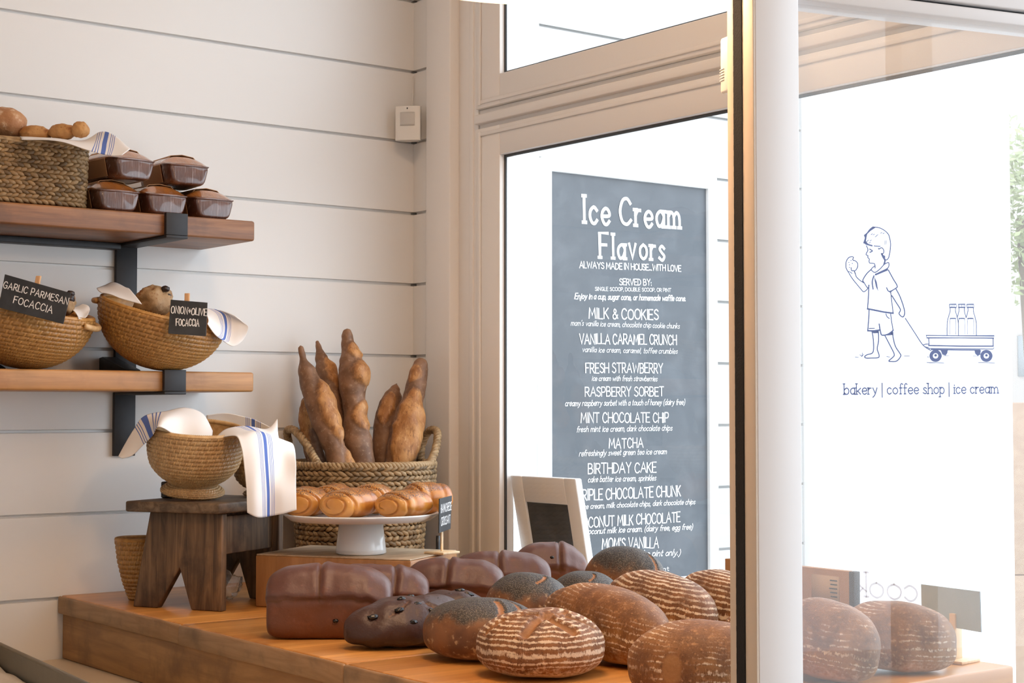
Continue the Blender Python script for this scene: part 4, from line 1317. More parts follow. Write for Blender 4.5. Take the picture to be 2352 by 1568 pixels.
# five film-wrapped loaf cakes
LAB = ['film-wrapped loaf cake next to the seagrass basket, bottom row left', 'film-wrapped loaf cake in the middle of the bottom row', 'film-wrapped loaf cake at the right end of the bottom row', 'film-wrapped loaf cake on top, touching the napkin', 'film-wrapped loaf cake on top, above the right end of the row']
cakes = []
for i, (a, zz, yy, yaw_) in enumerate(((276, 0, 3.315, 0.0), (387, 0, 3.315, -0.006), (495, 0, 3.315, 0.0), (313, 1, 3.322, 0.10), (436, 1, 3.33, -0.04))):
    p = yp(a, 450, yy)
    z = zu1 + 0.001 + (0.0735 if zz else 0)
    if i == 0:
        t = thing('wrapped_loaf_cake', LAB[0], 'loaf cake', (p.x, p.y, z), group='film-wrapped loaf cakes')
        lf = MB()
        o = panloaf(t, 0.185, 0.103, 0.070, WRAP, 'cake', wall=0.60, taper=0.80, seed=2, over=1.0, endr=9, endslope=0.50, amp=0.0012)
        # turn the loaf so its end faces -y and starts at y=0
        for v_ in o.data.vertices:
            c_ = v_.co.copy(); v_.co = V((-c_.y, c_.x + 0.0925, c_.z))
        s_ = MB()
        prof = [(-0.0545, 0.050), (-0.047, 0.010), (-0.0475, 0.006), (-0.056, 0.050), (-0.028, 0.0755), (0.0, 0.0785), (0.028, 0.0755), (0.056, 0.050), (0.0475, 0.006), (0.047, 0.010), (0.0545, 0.050), (0.027, 0.0742), (0.0, 0.0772), (-0.027, 0.0742)]
        ring_ = [(-0.0475, 0.008), (-0.0552, 0.046), (-0.028, 0.0690), (0.0, 0.0728), (0.028, 0.0690), (0.0552, 0.046), (0.0475, 0.008)]
        for (y0_, y1_) in ((0.045, 0.15),):
            n_ = len(ring_)
            pin = [V((x_ * 0.985, y0_, z_ * 0.99)) for x_, z_ in ring_]; pou = [V((x_ * 0.965, y0_, z_ * 1.008)) for x_, z_ in ring_]
            qi = [p_ + Y * (y1_ - y0_) for p_ in pin]; qo = [p_ + Y * (y1_ - y0_) for p_ in pou]
            s_.add(pou + qo, [(k_, k_ + 1, n_ + k_ + 1, n_ + k_) for k_ in range(n_ - 1)])
        s_.build('paper_sleeve', KRAFT, t, smooth=False, solid=0.0014)
        proto = t
    else:
        t = proto.copy(); COL.objects.link(t)
        for ch in proto.children:
            c_ = ch.copy(); COL.objects.link(c_); c_.parent = t
        t['label'] = LAB[i]
        t.location = (p.x, p.y, z)
    t.rotation_euler = (0, 0, yaw_)
    cakes.append(t)
def rest(t, z):
    """lower a tilted thing until its lowest point touches z"""
    bpy.context.view_layer.update()
    lo = min((t.matrix_world @ v.co).z for c in t.children if c.type == 'MESH' for v in c.data.vertices)
    t.location.z += z - lo
# ---- rattan bowls on the lower shelf
def shelf_bowl(px, yy, R, H, rot, lab, seed):
    p = yp(px, 800, yy)
    t = thing('rattan_bowl', lab, 'bowl', (p.x, p.y, zl1 + 0.02), rot)
    rattan(t, bowlprof(R, H, 2.05), RATT, 20, 46)
    for sgn in (-1, 1):
        m = MB()
        a0 = 0.0 if sgn > 0 else PI
        a0 += math.atan2(RT.y, RT.x)
        pt = []
        for k in range(9):
            q = (k - 4) / 4
            a = a0 + q * 0.30
            rr_ = R + 0.004 + 0.010 * (1 - abs(q) ** 3)
            pt.append((rr_ * math.cos(a), rr_ * math.sin(a), H - 0.010 - 0.004 * (1 - q * q)))
        m.tube(crv(pt, 3), 0.0065, 10); m.build('handle', RATTL if seed == 1 else RATT, t)
    rest(t, zl1 + 0.0008)
    return t
b1 = shelf_bowl(40, 3.405, 0.140, 0.125, tilt(11, 4), 'woven rattan bowl behind the garlic parmesan sign on the lower shelf', 1)
b2 = shelf_bowl(345, 3.365, 0.140, 0.126, tilt(15, 6), 'woven rattan bowl behind the onion and olive sign on the lower shelf', 2)
def focaccia(px, py, d, r, lab, seed, rot=0):
    p = dp(px, py, d)
    t = thing('focaccia', lab, 'focaccia', p, rot=rot)
    blob('crumb', FOCA, t, (0, 0, 0), r, seed, 0.22, 40)
    rr_ = random.Random(seed)
    for k in range(7):
        a = rr_.uniform(-1.2, 0.6); b = rr_.uniform(0.15, 0.95)
        c = V((math.cos(a) * r[0] * 0.75, -r[1] * 0.45 * rr_.uniform(0.2, 1), r[2] * b * 0.95))
        blob('olive', OLIV, t, c, (0.010, 0.009, 0.007), seed + k, 0.2, 12)
    return t
rx = math.atan2(RT.y, RT.x)
focaccia(354, 692, 3.60, (0.042, 0.042, 0.035), 'piece of onion and olive focaccia poking out of the right rattan bowl', 4, rx)
focaccia(140, 698, 3.47, (0.03, 0.035, 0.028), 'piece of garlic parmesan focaccia behind its sign in the left rattan bowl', 6, rx)
napkin('napkin', 'white napkin folded into the left side of the onion and olive bowl', [
 [(222, 662, 3.60), (240, 655, 3.63), (262, 648, 3.64), (290, 662, 3.63)],
 [(226, 668, 3.57), (250, 668, 3.58), (275, 668, 3.58), (300, 666, 3.58)],
 [(232, 672, 3.55), (255, 676, 3.545), (285, 688, 3.535), (326, 698, 3.53)]], uoff=3)
napkin('napkin', 'white blue striped napkin corner hanging from the right rim of the onion and olive bowl', [
 [(440, 712, 3.60), (470, 722, 3.57), (476, 728, 3.545), (478, 738, 3.53), (476, 744, 3.52)],
 [(470, 708, 3.62), (490, 722, 3.60), (500, 745, 3.57), (500, 762, 3.55), (494, 768, 3.54)],
 [(500, 712, 3.62), (520, 724, 3.61), (525, 750, 3.59), (520, 780, 3.57), (512, 782, 3.56)],
 [(525, 720, 3.60), (545, 730, 3.60), (550, 752, 3.59), (545, 785, 3.58), (532, 794, 3.57)],
 [(540, 726, 3.59), (560, 742, 3.59), (571, 752, 3.59), (560, 778, 3.59), (546, 791, 3.58)]], flip=True, uoff=0.06, uscale=1.0)
napkin('napkin', 'white napkin corner between the two rattan bowls on the lower shelf', [
 [(150, 706, 3.50), (166, 712, 3.47), (176, 722, 3.44), (180, 732, 3.41)],
 [(172, 706, 3.52), (184, 712, 3.50), (190, 724, 3.47), (190, 732, 3.43)],
 [(190, 698, 3.53), (202, 702, 3.52), (206, 712, 3.51), (200, 726, 3.46)]], uoff=3)
def clip_sign(lab, corners, d, lines, peg):
    P = [dp(*c, d) for c in corners]
    o = sum(P, V()) / 4
    n = (P[1] - P[0]).cross(P[3] - P[0]).normalized()
    if n.dot(F0) > 0: n = -n
    t = thing('chalk_sign', lab, 'sign', o)
    m = MB(); m.prism([p - o for p in P], -n * 0.003); m.build('slate_panel', SLATE, t, smooth=False, bevel=0.0006)
    pn = [c for c in t.children][0]
    tx_ = MB()
    for i, (s, a, b, cap) in enumerate(lines):
        p0, p1 = plane_pt(*a, P[0] + n * 0.0008, n), plane_pt(*b, P[0] + n * 0.0008, n)
        write(tx_, s, p0, p1, cap / FPX * d, 0.13, nrm=n, lift=0.0, gap=0.22, space=.42, jit=0.05, seed=i + 3)
    tx_.v = [v - o for v in tx_.v]
    tx_.build('chalk_lettering', CHALK, t, smooth=False)
    (ax_, ay_), (bx_, by_) = peg
    m = MB(); u = (dp(ax_ + 15, ay_, d) - dp(ax_, ay_, d)); w = dp(bx_, by_, d) - dp(ax_, ay_, d)
    m.obox(dp(ax_, ay_, d) - o - n * 0.004, u * 0.75, -n * 0.007, w); m.build('peg', PEGW, t, bevel=0.0008)
    return t
clip_sign('black slate sign reading garlic parmesan focaccia', ((11, 629.6), (162.5, 672.7), (145, 744), (-4, 706)), 3.312, (("GARLIC PARMESAN", (7, 660), (155, 699), 15), ("FOCACCIA", (30.5, 695), (119, 719), 15.5)), ((81, 633), (70, 690)))
clip_sign('dark slate sign reading onion and olive focaccia', ((392, 687.8), (476.4, 694.7), (473, 772), (386, 766)), 3.455, (("ONION+OLIVE", (393, 718), (474, 725), 15.5), ("FOCACCIA", (404.4, 747.2), (457, 748.8), 15.5)), ((423, 673), (421, 735)))

# ---- stool
SZ = TZ
nl, nr = gp(305, 1393, SZ), gp(508, 1405, SZ)
sv = (nr - nl); sv.z = 0; swid = sv.length; sv.normalize()
su = V((-sv.y, sv.x, 0))
if su.dot(F0) < 0: su = -su
SH = 0.226
stool = thing('step_stool', 'dark weathered wooden step stool with splayed notched end boards on the counter', 'stool', (nl.x, nl.y, SZ + 0.0005))
def legpoly(inset_t=0.030, top=0.203):
    w = swid
    return [(0, 0), (0.062, 0), (0.118, 0.088), (0.148, 0.0), (w, 0.0), (w, top), (inset_t + 0.012, top)]
TH = 0.02
for k, off in enumerate((0.0, 0.225)):
    m = MB(); m.prism([sv * a + su * off + Z * b for a, b in legpoly()], su * TH); m.build('end_board', STOOLW, stool, bevel=0.0025)
m = MB(); m.obox(sv * -0.004 - su * 0.025 + Z * 0.2035, sv * (swid + 0.012), su * 0.30, Z * 0.0225); m.build('seat', STOOLT, stool, bevel=0.004)
m = MB(); m.obox(sv * (swid - 0.035) + su * (TH + .0005) + Z * 0.115, sv * 0.018, su * (0.225 - TH - .001), Z * 0.08); m.build('stretcher', STOOLW, stool, bevel=0.002)
SZT = SZ + 0.2265
p = gp(378, 1150, SZT)
q = nl + su * 0.10 + sv * -0.003
t = thing('wood_riser', 'small black wooden block behind the footed basket on the stool', 'block', (q.x, q.y, SZT))
m = MB(); m.obox(sv * 0.0, sv * 0.030, su * 0.12, Z * 0.036); m.build('block', m_plain('black_stained_wood', (0.014, 0.011, 0.010), 0.5), t, bevel=0.003)

# footed rattan basket
p = nl + sv * 0.098 + su * 0.075
fb = thing('footed_basket', 'pale rattan basket on a round foot, on top of the stool', 'basket', (p.x, p.y, SZT + 0.01), tilt(5, 9))
rattan(fb, footprof(0.104, 0.141), RATTL, 27, 50, thick=0.005, bulge_k=0.85)
rest(fb, SZT + 0.0008)
p2 = nl + sv * 0.180 + su * 0.228
f2 = thing('rattan_basket', 'second rattan basket half hidden behind the hanging napkin on the stool', 'basket', (p2.x, p2.y, SZT + 0.001), tilt(0, 0))
rattan(f2, footprof(0.066, 0.085), RATTL, 16, 36, thick=0.005, bulge_k=0.8)
rest(f2, SZT + 0.0008)
napkin('napkin', 'white blue striped napkin hanging over the left rim of the footed basket', [
 [(488, 990, 3.50), (487, 1002, 3.465), (484, 1016, 3.44)],
 [(465, 950, 3.54), (464, 975, 3.48), (460, 1012, 3.43)],
 [(425, 936, 3.54), (418, 962, 3.47), (412, 1004, 3.425)],
 [(382, 944, 3.53), (374, 960, 3.42), (366, 980, 3.365)],
 [(332, 955, 3.50), (340, 975, 3.45), (350, 1000, 3.41)],
 [(308, 985, 3.48), (318, 1002, 3.45), (328, 1022, 3.43)],
 [(286, 1022, 3.47), (295, 1034, 3.45), (304, 1046, 3.44)],
 [(272, 1048, 3.46), (276, 1051, 3.45), (282, 1053, 3.45)]], flip=True, uoff=-0.08, uscale=1.0)
napkin('napkin', 'white blue striped napkin hanging down in front of the stool beside the buns', [
 [(492, 1010, 3.46), (520, 985, 3.47), (570, 978, 3.50), (612, 985, 3.52), (637, 962, 3.54)],
 [(538, 1000, 3.365), (560, 992, 3.40), (590, 990, 3.43), (622, 1002, 3.46), (642, 1010, 3.50)],
 [(553, 1022, 3.335), (578, 1002, 3.36), (608, 1000, 3.39), (642, 1010, 3.43), (672, 1020, 3.47)],
 [(561, 1075, 3.325), (586, 1066, 3.335), (614, 1060, 3.365), (648, 1060, 3.41), (680, 1060, 3.41)],
 [(566, 1130, 3.32), (590, 1136, 3.325), (618, 1130, 3.36), (650, 1124, 3.37), (680, 1116, 3.385)],
 [(568, 1176, 3.32), (592, 1188, 3.325), (618, 1186, 3.36), (650, 1180, 3.365), (681, 1171, 3.375)]], uoff=0.02, uscale=1.0)
napkin('napkin', 'white blue striped napkin over the back rim of the footed basket', [
 [(474, 954, 3.615), (474, 966, 3.62), (476, 985, 3.625)],
 [(520, 949, 3.62), (520, 962, 3.625), (522, 985, 3.63)],
 [(560, 956, 3.62), (560, 972, 3.625), (562, 990, 3.63)],
 [(596, 968, 3.615), (596, 984, 3.62), (598, 1000, 3.62)],
 [(632, 986, 3.60), (632, 998, 3.60), (634, 1010, 3.60)]], flip=True, uoff=-0.15, uscale=1.0)

# small basket and plastic bag behind and under the stool
p = gp(312, 1345, TZ)
p = V((nl.x + 0.068, nl.y + 0.112, 0))
sbk = thing('small_rattan_basket', 'small tapered rattan basket behind the stool by the wall', 'basket', (p.x, p.y, TZ + 0.001))
def taperprof(v):
    P_ = ((0.0, 0.0), (0.023, 0.0), (0.036, 0.035), (0.047, 0.08), (0.0535, 0.128))
    x = v * 4; i = min(3, int(x)); f = x - i
    return P_[i][0] + (P_[i + 1][0] - P_[i][0]) * f, P_[i][1] + (P_[i + 1][1] - P_[i][1]) * f
rattan(sbk, taperprof, RATT, 18, 26, thick=0.004, bulge_k=0.85)
rest(sbk, TZ + 0.0008)
def bag(name, lab, c, r, seed, mat):
    t = thing(name, lab, 'plastic bag', c)
    m = MB()
    def f(u, v):
        a, b = 2 * PI * u, PI * v
        d = V((math.sin(b) * math.cos(a), math.sin(b) * math.sin(a), math.cos(b)))
        k = 1 + 0.30 * mn.turbulence(d * 2.2 + V((seed, 0, 0)), 4, False) - 0.2
        p_ = V((d.x * r[0] * k, d.y * r[1] * k, d.z * r[2] * k + r[2] * 0.9))
        p_.z = max(0.0006, p_.z)
        return p_
    m.grid(48, 24, f, closed_u=True); m.build('film', mat, t)
    return t
q = nl + sv * 0.125 + su * 0.13
bag('plastic_bag', 'crumpled clear plastic bag under the stool', (q.x, q.y, TZ + 0.0005), (0.06, 0.085, 0.042), 3, FILM)
q = gp(300, 1364, TZ) 
pg = thing('paper_tag', 'small white paper tag leaning at the foot of the small basket', 'tag', (q.x, q.y, TZ + 0.0006), rot=rx)
m = MB(); m.grid(8, 8, lambda u, v: V((-0.012 + 0.026 * u + 0.005 * v, 0.008 * math.sin(u * 3) + 0.012 * v, 0.036 * v))); m.build('sheet', m_plain('tissue', (0.62, 0.58, 0.56), 0.6), pg, solid=0.0006)

# ---- chopping block, cake stand, buns
v1 = V((.52, -.854, 0)).normalized(); v2 = V((.854, .52, 0)).normalized()
fl = gp(586, 1393, TZ)
BH = 0.112
blk = thing('chopping_block', 'thick square wooden chopping block under the white cake stand', 'chopping block', (fl.x, fl.y, TZ + 0.0005))
m = MB(); m.obox(V((0, 0, 0)), v1 * 0.365, v2 * 0.245, Z * (BH - 0.003)); m.build('block', BLOCKW, blk, bevel=0.003)
m = MB(); m.obox(v1 * 0.0015 + v2 * 0.0015 + Z * (BH - 0.003), v1 * 0.362, v2 * 0.242, Z * 0.003); m.build('top_face', BLOCKT, blk, bevel=0.001)
BZ = TZ + BH + 0.0005
c = gp(829, 1271.5, BZ)
CS = V((c.x, c.y, BZ))
st_ = thing('cake_stand', 'white ceramic cake stand carrying poppy seed buns', 'cake stand', CS)
m = MB(); m.lathe([(0.050, 0.0005), (0.0545, 0.003), (0.0535, 0.012), (0.0465, 0.069)], 64, cap=True); m.build('pedestal', CER, st_)
m = MB(); m.lathe([(0.02, 0.0690), (0.10, 0.0695), (0.150, 0.073), (0.1655, 0.0845), (0.1672, 0.0875), (0.1650, 0.0885), (0.150, 0.0815), (0.13, 0.0795), (0.02, 0.0795)], 96, cap=True); m.build('plate', CER, st_)
PZ = BZ + 0.0810
def bun(px, D, sz, yaw, lab, seed):
    p = dp(px, 1160, D)
    t = thing('poppy_seed_bun', lab, 'bun', (p.x, p.y, PZ), rot=rx + yaw, group='glazed buns on the cake stand')
    m = MB()
    a, b, h = sz
    def f(u, v):
        th = PI * v; ph = 2 * PI * u           # axis along local x
        ca, sa = math.cos(th), math.sin(th)
        e = 0.62
        x = a * (abs(ca) ** e) * (1 if ca > 0 else -1)
        r_ = sa ** 0.62
        y = b * r_ * math.cos(ph); z = h * 0.5 * r_ * math.sin(ph)
        # snail groove on the -x face
        g_ = 0.0
        rho = sa
        if ca < 0.15:
            ff = (rho * 2.3 - (ph / (2 * PI)) + 0.12 * nz(V((rho, ph, 0)), 1.5, seed)) % 1.0
            g_ = math.exp(-((ff - 0.5) / 0.085) ** 2) * sstep(0.15, -0.25, ca) * sstep(0.08, 0.25, rho)
        for xx in (-0.25 * a, 0.45 * a):
            g_ = max(g_, 0.35 * math.exp(-((x - xx - 0.1 * y) / 0.004) ** 2))
        nrm = V((x / a, y / b, z / (h * .5))).normalized()
        P_ = V((x, y, z)) - nrm * g_ * 0.006 + nrm * (0.0015 * nz(V((x, y, z)), 40, seed) + 0.004 * nz(V((x, y, z)), 14, seed))
        P_.z = max(P_.z + h * 0.47, 0.0005)
        return P_, (sstep(0.2, 0.8, g_) * 0.3 + 0.8 * sstep(0.2, -0.6, ca) * (1 - g_), sstep(0.12 * h, 0.42 * h, z + 0.006 * nz(P_, 40, seed)) * 1.0)
    m.grid(64, 56, f, closed_u=True, attrs=('slash', 'seed'))
    m.build('crust', BUN, t)
R55 = math.radians(62)
bun(802, 3.420, (0.064, 0.050, 0.064), R55, 'glazed snail bun at the front middle of the cake stand', 1)
bun(929, 3.415, (0.060, 0.050, 0.060), R55 - 0.15, 'glazed snail bun at the front right of the cake stand', 2)
bun(702, 3.475, (0.056, 0.046, 0.064), R55 + 0.3, 'glazed bun beside the hanging napkin on the cake stand', 3)
bun(856, 3.545, (0.052, 0.048, 0.069), R55 + 0.2, 'poppy seeded bun at the back middle of the cake stand', 4)
bun(983, 3.54, (0.052, 0.044, 0.072), R55 - 0.5, 'poppy seeded bun at the back right beside the croissant sign', 5)
bun(766, 3.575, (0.050, 0.046, 0.067), R55, 'poppy seeded bun at the back left of the cake stand', 6)

# ---- counter signs on wooden stands
def stand_sign(lab, base_c, bz, bsz, brot, post, panel, lines, base_th=0.005, mat=SLATE):
    """panel: four corner points; post: two points"""
    o = V((base_c.x, base_c.y, bz))
    t = thing('stand_sign', lab, 'sign', o)
    m = MB(); c_, s_ = math.cos(brot), math.sin(brot); ux, uy = V((c_, s_, 0)), V((-s_, c_, 0))
    m.obox(-ux * bsz / 2 - uy * bsz / 2, ux * bsz, uy * bsz, Z * base_th); m.build('base', PALEW, t, bevel=0.001)
    m = MB(); a, b, w = post
    m.obox(V((-w / 2, -w / 4, base_th)), X * w, Y * (w / 2), Z * (b - o.z - base_th)); po = m.build('post', PALEW, t, bevel=0.0005); po.rotation_euler = (0, 0, brot)
    P = panel
    n = (P[1] - P[0]).cross(P[3] - P[0]).normalized()
    if n.dot(F0) > 0: n = -n
    m = MB(); m.prism([p_ - o for p_ in P], -n * 0.0022); m.build('slate_panel', mat, t, smooth=False, bevel=0.0004)
    if lines:
        tx_ = MB()
        for i, (s, (u0, vv0), (u1, vv1), cap) in enumerate(lines):
            g = lambda u, v: P[0].lerp(P[1], u).lerp(P[3].lerp(P[2], u), v) + n * 0.0008
            write(tx_, s, g(u0, vv0), g(u1, vv1), cap, 0.12, nrm=n, lift=0.0, gap=.22, jit=.04, seed=i)
        tx_.v = [v_ - o for v_ in tx_.v]
        tx_.build('chalk_lettering', CHALK, t, smooth=False)
    return t
bc = gp(1015, 1271, BZ)
pa_, pb_ = dp(1010, 1145, 3.40), dp(1038, 1138, 3.505)
pc_, pd_ = dp(1035, 1214, 3.505), dp(1009, 1224, 3.40)
stand_sign('small slate sign reading ham and cheese croissant on a pale wooden stand', bc, BZ + 0.0003, 0.055, 0.25, (None, dp(1020, 1212, 3.47).z, 0.006), (pa_, pb_, pc_, pd_),
           (("HAM+CHEESE", (0.06, 0.42), (0.96, 0.42), 0.017), ("CROISSANT", (0.08, 0.80), (0.9, 0.80), 0.017)))
q = gp(1006, 1266, BZ)
mk = thing('marker_pen', 'black marker pen standing behind the croissant sign', 'pen', (gp(1005, 1262, BZ).x + 0.0, gp(1005, 1262, BZ).y + 0.0, TZ + 0.0005))
hp = dp(1005, 1232, 3.66).z
m = MB(); m.lathe([(0.0055, 0.0), (0.0055, hp - TZ - 0.03), (0.0048, hp - TZ - 0.028), (0.0048, hp - TZ)], 16); m.build('barrel', BLACKP, mk)
mk.location = (*dp(1006, 1250, 3.68).xy, TZ + 0.0005)

# ---- tall seagrass basket with baguettes
bp = dp(828, 1000, 3.95)
BC = V((bp.x, bp.y, TZ + 0.001))
tb = thing('baguette_basket', 'tall round seagrass basket with rope handles holding baguettes', 'basket', BC)
seagrass(tb, circle(0.180), 24, 0.004, 0.288, SEAGP, scale=lambda h: 0.80 + 0.10 * h + (0.10 * sstep(0.66, 0.74, h)), strand=0.026, thick=0.0053, seed=8)
m = MB(); rg = [V((0.178 * math.cos(2 * PI * i / 40), 0.178 * math.sin(2 * PI * i / 40), 0.288)) for i in range(41)]
rope(m, rg, 0.0085, 38, 3, 320); m.build('braided_rim', SEAGP, tb)
def handle(path):
    m = MB(); rope(m, [dp(*q_) - BC for q_ in path], 0.0092, 9, 3, 70, 7); m.build('handle', SEAGP, tb)
handle([(668, 1062, 4.0), (664, 1020, 4.03), (660, 990, 4.02), (676, 988, 3.96), (700, 1015, 3.90), (718, 1045, 3.86), (730, 1066, 3.83)])
handle([(966, 1058, 4.05), (970, 1020, 4.08), (985, 990, 4.07), (1003, 990, 4.03), (1004, 1015, 3.98), (995, 1048, 3.93), (985, 1066, 3.90)])
def baguette(path, rad, lab, ears, seed):
    P_ = [dp(*q_) for q_ in path]
    o = P_[0].copy()
    t = thing('baguette', lab, 'baguette', o, group='baguettes in the tall basket')
    C_ = crv([p_ - o for p_ in P_], 12)
    n = len(C_) - 1
    kf = len(rad) - 1
    def rr_(s):
        x = s * kf; i = min(kf - 1, int(x)); f = x - i
        f = f * f * (3 - 2 * f)
        return rad[i] + (rad[i + 1] - rad[i]) * f
    side = RT
    m = MB()
    def f(u, v):
        x = v * n; i = min(n - 1, int(x)); c = C_[i].lerp(C_[i + 1], x - i)
        tg = (C_[min(n, i + 1)] - C_[max(0, i - 1)]).normalized()
        nx = (side - tg * side.dot(tg)).normalized(); ny = tg.cross(nx)
        a = 2 * PI * u
        r = rr_(v) / FPX * 3.95
        if v < 0.02: r *= v / 0.02
        dcam = nx * math.cos(a) + ny * math.sin(a)
        e = 0.0
        for (s0, s1, ac, aw, amt) in ears:      # ears: range along, angle centre/width, swelling
            k = sstep(s0 - .03, s0 + .06, v) * sstep(s1 + .05, s1 - .06, v)
            fr_ = dcam.dot(side)
            fc = -dcam.dot(F0)
            an = math.degrees(math.atan2(fc, fr_))
            dlt = (an - ac + 180) % 360 - 180
            lens = max(0.05, math.sin(PI * max(0, min(1, (v - s0) / (s1 - s0))))) ** 0.5
            dlt2 = dlt + 16 * mn.noise(V((v * 9, seed, 0))) + 7 * mn.noise(V((v * 34, seed, 3)))
            q_ = k * math.exp(-(dlt2 / (aw * lens)) ** 4)
            edge = k * math.exp(-((abs(dlt2) - aw * lens * 1.05) / 9) ** 2)
            r *= 1 + amt * q_ - 0.10 * edge
            e = max(e, q_)
        p_ = c + dcam * r
        p_ += dcam * ((0.0022 + 0.003 * e) * nz(p_, 32, seed) + 0.0012 * nz(p_, 80, seed))
        return p_, (e + 0.15 * nz(p_, 25, seed),)
    m.grid(44, 110, f, closed_u=True, attrs=('slash',))
    m.build('crust', BAG, t)
    return t
baguette([(690, 793, 3.96), (703, 850, 3.95), (727, 915, 3.93), (750, 980, 3.91), (775, 1050, 3.88), (800, 1150, 3.86), (815, 1225, 3.86)], [5, 8, 21, 27, 30, 29, 26, 25, 28, 28, 22, 8], 'left front baguette, leaning outward with a split crust, in the tall basket', [(.24, .62, 35, 58, .42), (.64, .95, 10, 55, .3)], 1)
baguette([(728, 782, 4.06), (738, 821, 4.04), (752, 865, 4.02), (768, 950, 4.0), (785, 1050, 3.98), (800, 1220, 3.96)], [4, 8, 15, 22, 26, 27, 27, 26, 20, 8], 'dark baguette behind the left front one, tip against the wall', [(.22, .5, 30, 60, .15)], 2)
baguette([(797, 754, 4.01), (800, 800, 4.0), (808, 860, 3.98), (812, 920, 3.97), (815, 985, 3.95), (830, 1060, 3.93), (845, 1220, 3.92)], [7, 13, 17, 25, 31, 31, 27, 23, 28, 34, 30, 20, 8], 'tallest baguette, twisted and upright in the middle of the basket', [(.12, .26, 30, 62, .40), (.25, .42, 20, 66, .42), (.50, .70, 25, 66, .34)], 3)
baguette([(911, 881, 4.08), (902, 910, 4.07), (888, 960, 4.05), (880, 1040, 4.02), (870, 1220, 3.98)], [4, 12, 21, 25, 28, 28, 27, 20, 8], 'short baguette behind the right leaning one in the basket', [(.2, .6, 100, 50, .12)], 4)
baguette([(971, 822, 4.06), (962, 855, 4.05), (951, 905, 4.03), (938, 970, 4.0), (922, 1045, 3.97), (895, 1140, 3.94), (880, 1220, 3.93)], [8, 17, 22, 24, 25, 34, 38, 38, 32, 26, 20, 8], 'right baguette with a smooth golden crust leaning into the room corner', [(.10, .28, 120, 62, .12), (.30, .75, 75, 80, .14)], 5)
baguette([(709, 905, 4.03), (707, 945, 4.02), (712, 1000, 4.0), (735, 1090, 3.96), (770, 1220, 3.94)], [6, 16, 20, 21, 22, 22, 20, 8], 'pale golden baguette half hidden at the far left of the basket', [(.1, .6, 120, 70, .1)], 6)

# ---- the loaves on the counter
def surf(a, b, h, ph, th, e1, e2, zm):
    ca, sa = math.cos(th), math.sin(th)
    cx_, sx_ = math.cos(ph), math.sin(ph)
    k = (abs(cx_) ** e1 + abs(sx_) ** e1) ** (-1 / e1)
    s2 = max(0.0, sa)
    if ca >= 0: z = zm + (h - zm) * ca ** 0.92; r = s2 ** 0.92
    else:
        z = zm - zm * (-ca) ** 0.62; r = s2 ** 0.75
    return V((a * cx_ * k * r, b * sx_ * k * r, z))
def loaf(name, lab, cat, px, py, a, b, h, yaw, mat, seed, slashes=(), dz=0.0, e1=2.0, zm=0.42, lean=None, amp=0.003, group=None, nres=1.0, bend=0.0, pos=None, ear=0.0):
    zc = TZ + dz + h * 0.46
    p = gp(px, py, zc)
    if pos: p = V(pos)
    t = thing(name, lab, cat, (p.x, p.y, TZ + dz + 0.0006), group=group)
    R_ = Matrix.Rotation(rx + math.radians(yaw), 3, 'Z')
    if lean: R_ = tilt(*lean) @ R_
    t.rotation_euler = R_.to_euler()
    zm_ = zm * h
    sl = []
    for s in slashes:
        cp, w, dep = s
        P_ = []
        for i in range(len(cp) - 1):
            for k in range(7):
                f = k / 6
                P_.append(surf(a, b, h, math.radians(cp[i][0] + (cp[i + 1][0] - cp[i][0]) * f), math.radians(cp[i][1] + (cp[i + 1][1] - cp[i][1]) * f), e1, 2, zm_))
        sl.append((P_, w, dep))
    m = MB()
    def f(u, v):
        p_ = surf(a, b, h, 2 * PI * u, PI * v, e1, 2, zm_)
        nr_ = V((p_.x / a ** 2, p_.y / b ** 2, (p_.z - zm_) / (h * 0.5) ** 2))
        nr_ = nr_.normalized() if nr_.length > 1e-9 else Z
        d = amp * nz(p_, 14, seed) + amp * 0.5 * nz(p_, 34, seed + 3)
        ms = 0.0
        for P_, w, dep in sl:
            dm = min((p_ - q_).length for q_ in P_)
            if dm < w * 2.2:
                k = math.exp(-(dm / (w * 0.75)) ** 4)
                ms = max(ms, k)
                d -= dep * k
                d += dep * 0.3 * math.exp(-((dm - w * 1.1) / (w * 0.3)) ** 2)
        p_ = p_ + nr_ * d
        if bend: p_.y += bend * (p_.x / a) ** 2 * a
        p_.z = max(0.0, p_.z)
        return p_, (ms,)
    m.grid(int(96 * nres), int(64 * nres), f, closed_u=True, attrs=('slash',))
    m.build('crust', mat, t)
    if lean: rest(t, TZ + dz + 0.0006)
    return t
def chunks(t, a, b, h, lst, zm=0.42, e1=2.0):
    for i, (ph, th, r) in enumerate(lst):
        c = surf(a, b, h, math.radians(ph), math.radians(th), e1, 2, zm * h)
        blob('chocolate_chunk', CHIP, t, (c.x * 0.97, c.y * 0.97, c.z * 0.965), (r * 1.35, r * 0.75, r * 0.7), i, 0.45, 16)
def tin(lab, px, py, L, Wd, H, yaw, seed, crease=None, lst=(), D=None, **kw):
    p = gp(px, py, TZ + H * 0.5) if D is None else dp(px, py, D)
    t = thing('chocolate_loaf', lab, 'loaf', (p.x, p.y, TZ + 0.0006), rot=rx + math.radians(yaw), group='chocolate loaves on the counter')
    panloaf(t, L, Wd, H, CHOC, 'crust', seed=seed, crease=crease, **kw)
    for i, (x_, y_, z_, r_) in enumerate(lst): blob('chocolate_chunk', CHIP, t, (x_, y_, z_), (r_, r_ * .8, r_ * .7), i, .25, 12)
    return t
tin('chocolate tin loaf at the front left with a deep crease on top', 757, 1378, 0.232, 0.098, 0.135, 2, 1, crease=-0.13, lst=((0.015, -0.0485, 0.035, 0.0055),), asym=0.03)
